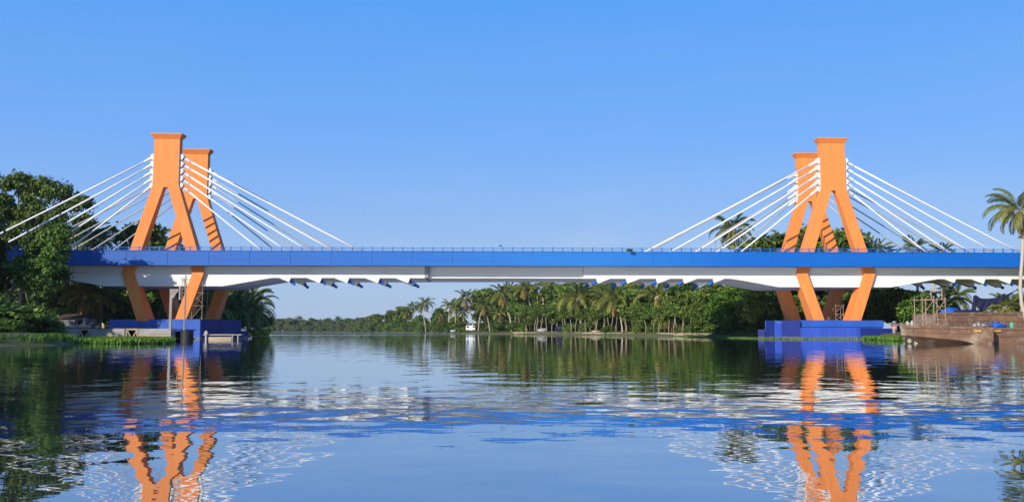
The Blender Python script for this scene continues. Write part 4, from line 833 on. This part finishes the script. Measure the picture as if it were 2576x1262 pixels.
# back barge
Y2 = 86.0; ox3 = XofP(2470, Y2); bg3 = empty('hopper_barge', (ox3, Y2, 0), 0, 'high sided rusty barge lying behind the pontoons under the bridge', 'barge')
xa, xb = XofP(2376, Y2) - ox3, XofP(2588, Y2) - ox3
b = MB(); pr = [(xa, 2.72), (xa + .15, 1.3), (xa + 1.6, .4), (xa + 3, -.4), (xb, -.4), (xb, 2.72)]
a = b.vs([(x, 0, z) for x, z in pr]); c_ = b.vs([(x, 7, z) for x, z in pr]); b.face([a + i for i in range(6)]); b.face([c_ + i for i in reversed(range(6))])
for i in range(6): b.face([a + i, c_ + i, c_ + (i + 1) % 6, a + (i + 1) % 6])
b.build('hull', M['rust'], bg3, bevel=.03)
b = MB(); b.box((xa - .05, -.1, 2.55), (xb, -.003, 2.76)); b.box((xa + .3, -.08, 1.9), (xb, -.004, 2.02)); b.build('rubbing_strake', M['rust'], bg3, bevel=.02)
for i in range(14):
    b = MB(); xx = xa + 1.2 + i * .47; b.box((xx - .03, -.06, .6), (xx + .03, -.005, 1.897)); b.build('rib', M['rust_dark'], bg3)
b = MB(); b.box((xa - 2.6, .6, 1.5), (xa - .06, 6, 1.75)); b.box((xa - 2.2, .9, 1.75), (xa - .3, 1.5, 2.5)); b.build('bow_platform', M['deckrust'], bg3, bevel=.02)
# scaffold tower on the pontoon
sx = XofP(2322, 77.5); scaffold((sx, 77.5, 1.42), XofP(2373, 78) - sx, 1.5, [0, .75, 2.45], 2, 'rusty scaffold tower standing on the pontoon barge', M['tube'])
b = MB()
for px in (2346, 2373): b.tube([(XofP(px, 78.1) - sx, .6, 0), (XofP(px, 78.1) - sx, .6, .9)], .045, 6)
tt = b.build('scaffold_pole', M['tube'], loc=(sx, 77.5, 3.75)); tag(tt, 'two bare tubes standing up from the scaffold tower', 'scaffold tube')
# small frames and clutter on the pontoon
for i, (px, hh, lab) in enumerate(((2409, .75, 'small rusty ladder frame leaning on the pontoon deck left of the table frame'), (2425, .6, 'low rusty table frame on the pontoon deck'), (2448, .8, 'rusty triangular stand on the pontoon deck'), (2478, .5, 'rusty rail frame at the right end of the pontoon deck'))):
    fr = empty('deck_frame', (XofP(px, 76), 76, 1.41), 0, lab, 'frame', 'rusty frames on the pontoon deck')
    for xx in (-.35, .35): 
        b = MB(); b.tube([(xx, 0, 0), (xx * (.2 if i == 2 else 1), .1, hh)], .035, 6); b.build('leg', M['rust_dark'], fr)
    b = MB(); b.tube([(-.35, 0, hh * .5), (.35, 0, hh * .5)], .03, 6); b.tube([(-.37, .05, hh * .95), (.37, .05, hh * .95)], .03, 6); b.build('rail', M['rust_dark'], fr)
for i, (px, Y, z, r, mm, lab) in enumerate(((2470, 76.5, 1.42, (.75, .4, .22), 'greytarp', 'crumpled pale tarpaulin on the pontoon deck'), (2503, 77, 1.3, (.8, .5, .3), 'bluecloth', 'crumpled blue tarpaulin on the right barge'), (2390, 88, 2.73, (.75, .5, .35), 'bluecloth', 'bright blue tarpaulin heap on top of the high sided barge'), (2424, 88, 2.73, (1.4, .5, .22), 'navy', 'dark navy tarpaulin heap right of the bright blue heap'), (2382, 76, 1.42, (.5, .4, .18), 'deckrust', 'heap of rusty scrap behind the bow of the pontoon'), (2517, 79, 1.3, (1.1, .6, .35), 'deckrust', 'heap of brown scrap beside the green drum'))):
    b = MB(); b.blob((0, 0, r[2] * .35), r, 40 + i, 9, .38); tag(b.build('tarpaulin' if 'tarp' in lab else 'scrap_heap', M[mm], smooth=True, loc=(XofP(px, Y), Y, z)), lab, 'tarpaulin' if 'tarp' in lab else 'scrap heap')
b = MB(); b.tube([(0, 0, 0), (0, 0, .02), (0, 0, .2), (0, 0, .22), (0, 0, .24), (0, 0, .42), (0, 0, .44)], [.15, .165, .165, .175, .165, .165, .15], 16)
tag(b.build('oil_drum', M['green_drum'], loc=(XofP(2546, 74.6), 74.6, 1.27)), 'small green drum standing on the right barge', 'drum')
# tyre fender
b = MB(); n1, n2 = 20, 9; ids = []
for i in range(n1):
    A = 2 * math.pi * i / n1; ids.append(b.vs([((.30 + .12 * math.cos(2 * math.pi * j / n2)) * math.cos(A), .11 * math.sin(2 * math.pi * j / n2), (.30 + .12 * math.cos(2 * math.pi * j / n2)) * math.sin(A)) for j in range(n2)]))
for i in range(n1):
    for j in range(n2): a, c_ = ids[i], ids[(i + 1) % n1]; b.face([a + j, c_ + j, c_ + (j + 1) % n2, a + (j + 1) % n2])
tag(b.build('tyre', M['rubber'], smooth=True, loc=(XofP(2286, 73.6), 73.55, .24)), 'old tyre hanging as a fender at the bow of the pontoon barge', 'tyre')
b = MB(); b.hexa([(-.5, 0, -.3), (.9, 0, -.3), (.9, .5, -.3), (-.5, .5, -.3), (-.5, 0, .5), (-.1, 0, .5), (-.1, .5, .5), (-.5, .5, .5)]); tag(b.build('mooring_block', M['tan'], loc=(XofP(2290, 75.5), 75.2, 0), bevel=.06), 'tan concrete mooring block behind the hanging tyre', 'block')
# hanging cloth on a line
cy = 92.0; cl = MB(); n1, n2 = 40, 7; top = []; X0, X1 = XofP(2452, cy), XofP(2562, cy)
ids = []
for i in range(n1 + 1):
    u = i / n1; zt = 4.45 + .75 * u * u - 1.0 * u * (1 - u) + .25 * math.exp(-((u - .06) / .07) ** 2); dep = .15 + 1.25 * math.exp(-((u - .16) / .16) ** 2) + .5 * math.exp(-((u - .5) / .2) ** 2) + .1 * math.sin(u * 25)
    ids.append(cl.vs([(X0 + (X1 - X0) * u, cy + .16 * math.sin(u * 40 + j) * j / n2, zt - dep * j / n2 - .05) for j in range(n2 + 1)]))
for a, c_ in zip(ids, ids[1:]):
    for j in range(n2): cl.face([a + j, c_ + j, c_ + j + 1, a + j + 1])
cob = cl.build('hanging_cloth', M['navy'], smooth=True); sm = cob.modifiers.new('thickness', 'SOLIDIFY'); sm.thickness = .02
tag(cob, 'dark navy cloth sagging from a line above the high sided barge', 'cloth')
b = MB(); b.tube([(0, 0, -1.7), (.1, 0, -.6), (.15, 0, .2), (.28, 0, 1.35)], [.14, .28, .22, .1], 8); tag(b.build('wrapped_post', M['navy'], loc=(X0 - .15, cy, 3.1)), 'dark wrapped post holding the left end of the navy cloth', 'post')
# foreground palm at the right edge
PROTO['palm_near'] = palm_proto(9, 13.2, -1.6, nf=28, L=4.1, dead=3, wl=.09, green=.42, sub=50, droop=1.2)
pp = P(2569, 529, 86); x_ = XofP(2602, 86); e = dup(PROTO['palm_near'], (x_, 86, .5), 0, (1, 1, (pp.z - .5) / 13.2), 'coconut palm with leaning bare trunk at the right edge of the photo'); e['category'] = 'palm tree'
b = MB(); path = [P(2602, 862, 86), P(2594, 835, 86), P(2580, 800, 86), P(2570, 765, 86), P(2566.5, 725, 86), P(2568, 690, 86), P(2571, 655, 86), P(2573, 610, 86), P(2571, 560, 86), P(2569, 529, 86)]
zs_ = (pp.z - .5) / 13.2; b.tube([(p.x - x_, 0, (p.z - .5) / zs_) for p in path], [.26, .21, .18, .165, .155, .15, .148, .14, .135, .14], 10)
for ch in e.children:
    if ch.name.startswith('trunk'): ch.data = b.mesh('trunk', M['palm_trunk'], True)
    else: ch.location.x = (pp.x - x_) + 1.6
for k in ('H', 'lean'): del e[k]

# worker
def person(loc, rz):
    root = empty('person', loc, rz, 'worker in white cap, faded pink jacket and grey cloth standing at the right pier', 'person')
    J = {'pelvis': (0, 0, .92), 'belly': (0, .01, 1.06), 'chest': (0, .015, 1.27), 'neck': (0, .01, 1.43), 'headb': (0, -.01, 1.50), 'head': (0, -.015, 1.60), 'crownv': (0, 0, 1.665)}
    E_ = [('pelvis', 'belly'), ('belly', 'chest'), ('chest', 'neck'), ('neck', 'headb'), ('headb', 'head'), ('head', 'crownv')]
    Rr = {'pelvis': .14, 'belly': .13, 'chest': .15, 'neck': .055, 'headb': .075, 'head': .088, 'crownv': .06}
    for s, n in ((-1, 'l'), (1, 'r')):
        fw_ = .05 * s
        for k, p, r in ((n + 'hip', (s * .095, 0, .86), .10), (n + 'knee', (s * .11, -.03 - fw_, .47), .062), (n + 'ank', (s * .115, .02 - fw_, .09), .042), (n + 'toe', (s * .13, -.14 - fw_, .035), .034)): J[k] = p; Rr[k] = r
        E_ += [('pelvis', n + 'hip'), (n + 'hip', n + 'knee'), (n + 'knee', n + 'ank'), (n + 'ank', n + 'toe')]
        for k, p, r in ((n + 'sh', (s * .185, .015, 1.36), .062), (n + 'elb', (s * .245, .05, 1.09), .044), (n + 'wr', (s * .255, -.04, .86), .03), (n + 'palm', (s * .255, -.06, .79), .036)): J[k] = p; Rr[k] = r
        E_ += [('chest', n + 'sh'), (n + 'sh', n + 'elb'), (n + 'elb', n + 'wr'), (n + 'wr', n + 'palm')]
        for f, (dy, L) in enumerate(((-.036, .072), (-.012, .082), (.012, .077), (.034, .06))):
            a, c_ = n + f'f{f}a', n + f'f{f}b'; J[a] = (s * .257, -.062 + dy, .79 - L * .55); J[c_] = (s * .245, -.066 + dy, .79 - L); Rr[a] = .010; Rr[c_] = .008; E_ += [(n + 'palm', a), (a, c_)]
        J[n + 'th'] = (s * .235, -.11, .79); Rr[n + 'th'] = .010; E_.append((n + 'palm', n + 'th'))
    names = list(J); me = bpy.data.meshes.new('body'); me.from_pydata([J[k] for k in names], [(names.index(a), names.index(c_)) for a, c_ in E_], [])
    ob = bpy.data.objects.new('body', me); COL.objects.link(ob); ob.parent = root; me.materials.append(M['skin'])
    ob.modifiers.new('skin', 'SKIN'); sv = me.skin_vertices[0].data
    for i, k in enumerate(names): sv[i].radius = (Rr[k], Rr[k] * (.72 if k in ('chest', 'belly', 'pelvis') else 1)); sv[i].use_root = (k == 'pelvis')
    su = ob.modifiers.new('sub', 'SUBSURF'); su.levels = su.render_levels = 2
    b = MB(); b.tube([(0, -.105, 1.575), (0, -.125, 1.56), (0, -.10, 1.545)], [.012, .018, .012], 6); b.box((-.045, -.103, 1.60), (-.02, -.094, 1.612)); b.box((.02, -.103, 1.60), (.045, -.094, 1.612)); b.box((-.028, -.1, 1.522), (.028, -.088, 1.532))
    for s in (-1, 1): b.blob((s * .088, 0, 1.585), (.014, .024, .034), 3, 5, 0)
    b.build('face', M['skin'], root)
    def ell(b, rings, n=16):
        ids = [b.vs([(cx + rx_ * math.cos(2 * math.pi * k / n), cy_ + ry_ * math.sin(2 * math.pi * k / n), z) for k in range(n)]) for (z, cx, cy_, rx_, ry_) in rings]
        for a, c_ in zip(ids, ids[1:]):
            for k in range(n): b.face([a + k, a + (k + 1) % n, c_ + (k + 1) % n, c_ + k])
    b = MB(); ell(b, [(.84, 0, .01, .185, .145), (.95, 0, .01, .185, .145), (1.1, 0, .012, .175, .135), (1.28, 0, .015, .205, .145), (1.38, 0, .012, .175, .11), (1.44, 0, .01, .075, .07)])
    for s in (-1, 1): b.tube([(s * .16, .015, 1.37), (s * .2, .02, 1.33), (s * .25, .05, 1.09), (s * .258, -.02, .92)], [.08, .078, .062, .052], 10)
    b.build('jacket', M['pink'], root, smooth=True)
    b = MB(); ell(b, [(.42, 0, -.02, .19, .15), (.6, 0, -.015, .185, .145), (.8, 0, 0, .18, .14), (.95, 0, .01, .175, .135)]); b.build('waist_cloth', M['grey_cloth'], root, smooth=True)
    b = MB(); ell(b, [(1.615, 0, -.01, .105, .115), (1.66, 0, -.005, .10, .11), (1.70, 0, 0, .075, .085), (1.715, 0, 0, .02, .02)]); b.hexa([(-.07, -.19, 1.61), (.07, -.19, 1.61), (.09, -.09, 1.625), (-.09, -.09, 1.625), (-.07, -.19, 1.618), (.07, -.19, 1.618), (.09, -.09, 1.64), (-.09, -.09, 1.64)]); b.build('cap', M['white_cloth'], root, smooth=True)
pw = P(2250, 848, 101.5); person((pw.x, 101.5, .36), R(-60))
b = MB(); b.box((-.6, -.6, -.5), (2.2, .9, .30)); tag(b.build('landing_slab', M['tan'], loc=(pw.x + .2, 101.3, 0.05), bevel=.05), 'tan concrete landing slab under the worker at the right bank', 'slab')
# inner scaffolds of the right pier
pR = P(2038, 806, 121); scaffold((pR.x, 121, 2.31), 1.5, 1.0, [0, 1.3, 2.6], 1, 'tall ladder like scaffold left of the right pier near legs', M['tube'])
pR = P(2150, 806, 119); p0 = P(2103, 806, 121); scaffold((p0.x, 121, 2.31), 1.0, 1.0, [0, 1.1, 2.2, 3.4], 1, 'narrow scaffold between the legs of the right pier', M['tube'])

# ------------------------------------------------------------------ far bank things
vx, vy = P(1184, HZ, 315).x, 315; van = empty('van', (vx, vy, .75), 0, 'small white van parked on the grassy right bank below the palms', 'van')
b = MB(); pr = [(-1.6, .35), (1.6, .35), (1.6, 1.0), (1.45, 2.05), (-1.5, 2.1), (-1.62, 1.2)]
a = b.vs([(x, -.8, z) for x, z in pr]); c_ = b.vs([(x, .8, z) for x, z in pr]); b.face([a + i for i in range(6)]); b.face([c_ + i for i in reversed(range(6))])
for i in range(6): b.face([a + i, c_ + i, c_ + (i + 1) % 6, a + (i + 1) % 6])
b.build('body', M['vanwhite'], van, bevel=.12)
b = MB(); b.box((-1.35, -.83, 1.25), (-.55, -.79, 1.85)); b.box((.75, -.83, 1.25), (1.35, -.79, 1.85)); b.build('window', M['glass'], van)
for xx in (-1.0, 1.0):
    for yy in (-.78, .6): b = MB(); b.tube([(xx, yy - .1, .33), (xx, yy + .1, .33)], .33, 14); b.build('wheel', M['rubber'], van)
b = MB(); b.blob((0, 0, .5), (1.5, 1.1, .6), 77, 8, .12); tag(b.build('covered_mound', M['greytarp'], smooth=True, loc=(P(1365, HZ, 253).x, 253, .6)), 'grey tarpaulin covered mound under the trees on the right bank', 'mound')
b = MB(); b.blob((0, 0, .3), (1.2, .9, .5), 78, 8, .15); tag(b.build('covered_mound', M['greytarp'], smooth=True, loc=(P(1141, HZ, 330).x, 330, .6)), 'grey covered heap on the grass left of the white van', 'mound')
tw = empty('three_wheeler', (P(1408, HZ, 243).x, 243, .6), 0, 'dark blue three wheeler parked in shade under the trees on the right bank', 'three wheeler')
b = MB(); pr = [(-1.2, .3), (1.1, .3), (1.2, .8), (.9, 1.5), (-1.1, 1.6), (-1.25, .9)]; a = b.vs([(x, -.6, z) for x, z in pr]); c_ = b.vs([(x, .6, z) for x, z in pr]); b.face([a + i for i in range(6)]); b.face([c_ + i for i in reversed(range(6))])
for i in range(6): b.face([a + i, c_ + i, c_ + (i + 1) % 6, a + (i + 1) % 6])
b.build('body', M['navy'], tw, bevel=.1)
b = MB(); b.box((-.6, -.63, .95), (.5, -.597, 1.4)); b.build('window', M['glass'], tw)
for xx, yy in ((-.8, -.55), (-.8, .55), (.85, 0)): b = MB(); b.tube([(xx, yy - .07, .25), (xx, yy + .07, .25)], .25, 12); b.build('wheel', M['rubber'], tw)
b = MB(); b.blob((0, 0, .15), (1.1, .7, .35), 79, 7, .25); tag(b.build('sandbag_heap', M['rock'], loc=(P(1452, HZ, 222).x + 4.4, 222, .6)), 'low pale heap of sacks on the waterside wall', 'heap')
bd = P(1259, 619, 118); b = MB(); b.tube([(-.22, 0, 0), (-.1, 0, .02), (.1, 0, .03), (.2, 0, .02), (.27, 0, .0)], [.01, .05, .06, .04, .01], 7)
for s in (-1, 1): k = b.vs([(-.08, 0, .03), (.1, 0, .03), (.0, s * .28, .16), (-.12, s * .5, .06)]); b.face([k, k + 1, k + 2, k + 3])
tag(b.build('bird', M['bird'], loc=bd), 'small dark bird flying just above the middle of the parapet', 'bird')

# ------------------------------------------------------------------ air
hz = bpy.data.materials.new('air'); hz.use_nodes = True; n = hz.node_tree.nodes; n.clear(); ho = n.new('ShaderNodeOutputMaterial'); pv = n.new('ShaderNodeVolumePrincipled')
pv.inputs['Color'].default_value = (0.80, 0.88, 1.0, 1); pv.inputs['Density'].default_value = 0.0001; pv.inputs['Anisotropy'].default_value = 0.2
hz.node_tree.links.new(pv.outputs[0], ho.inputs['Volume'])
b = MB(); b.box((-1700, -350, -2.6), (1700, 1700, 32)); hb = b.build('haze', hz); tag(hb, 'thin morning haze over the river', 'haze', kind='stuff')
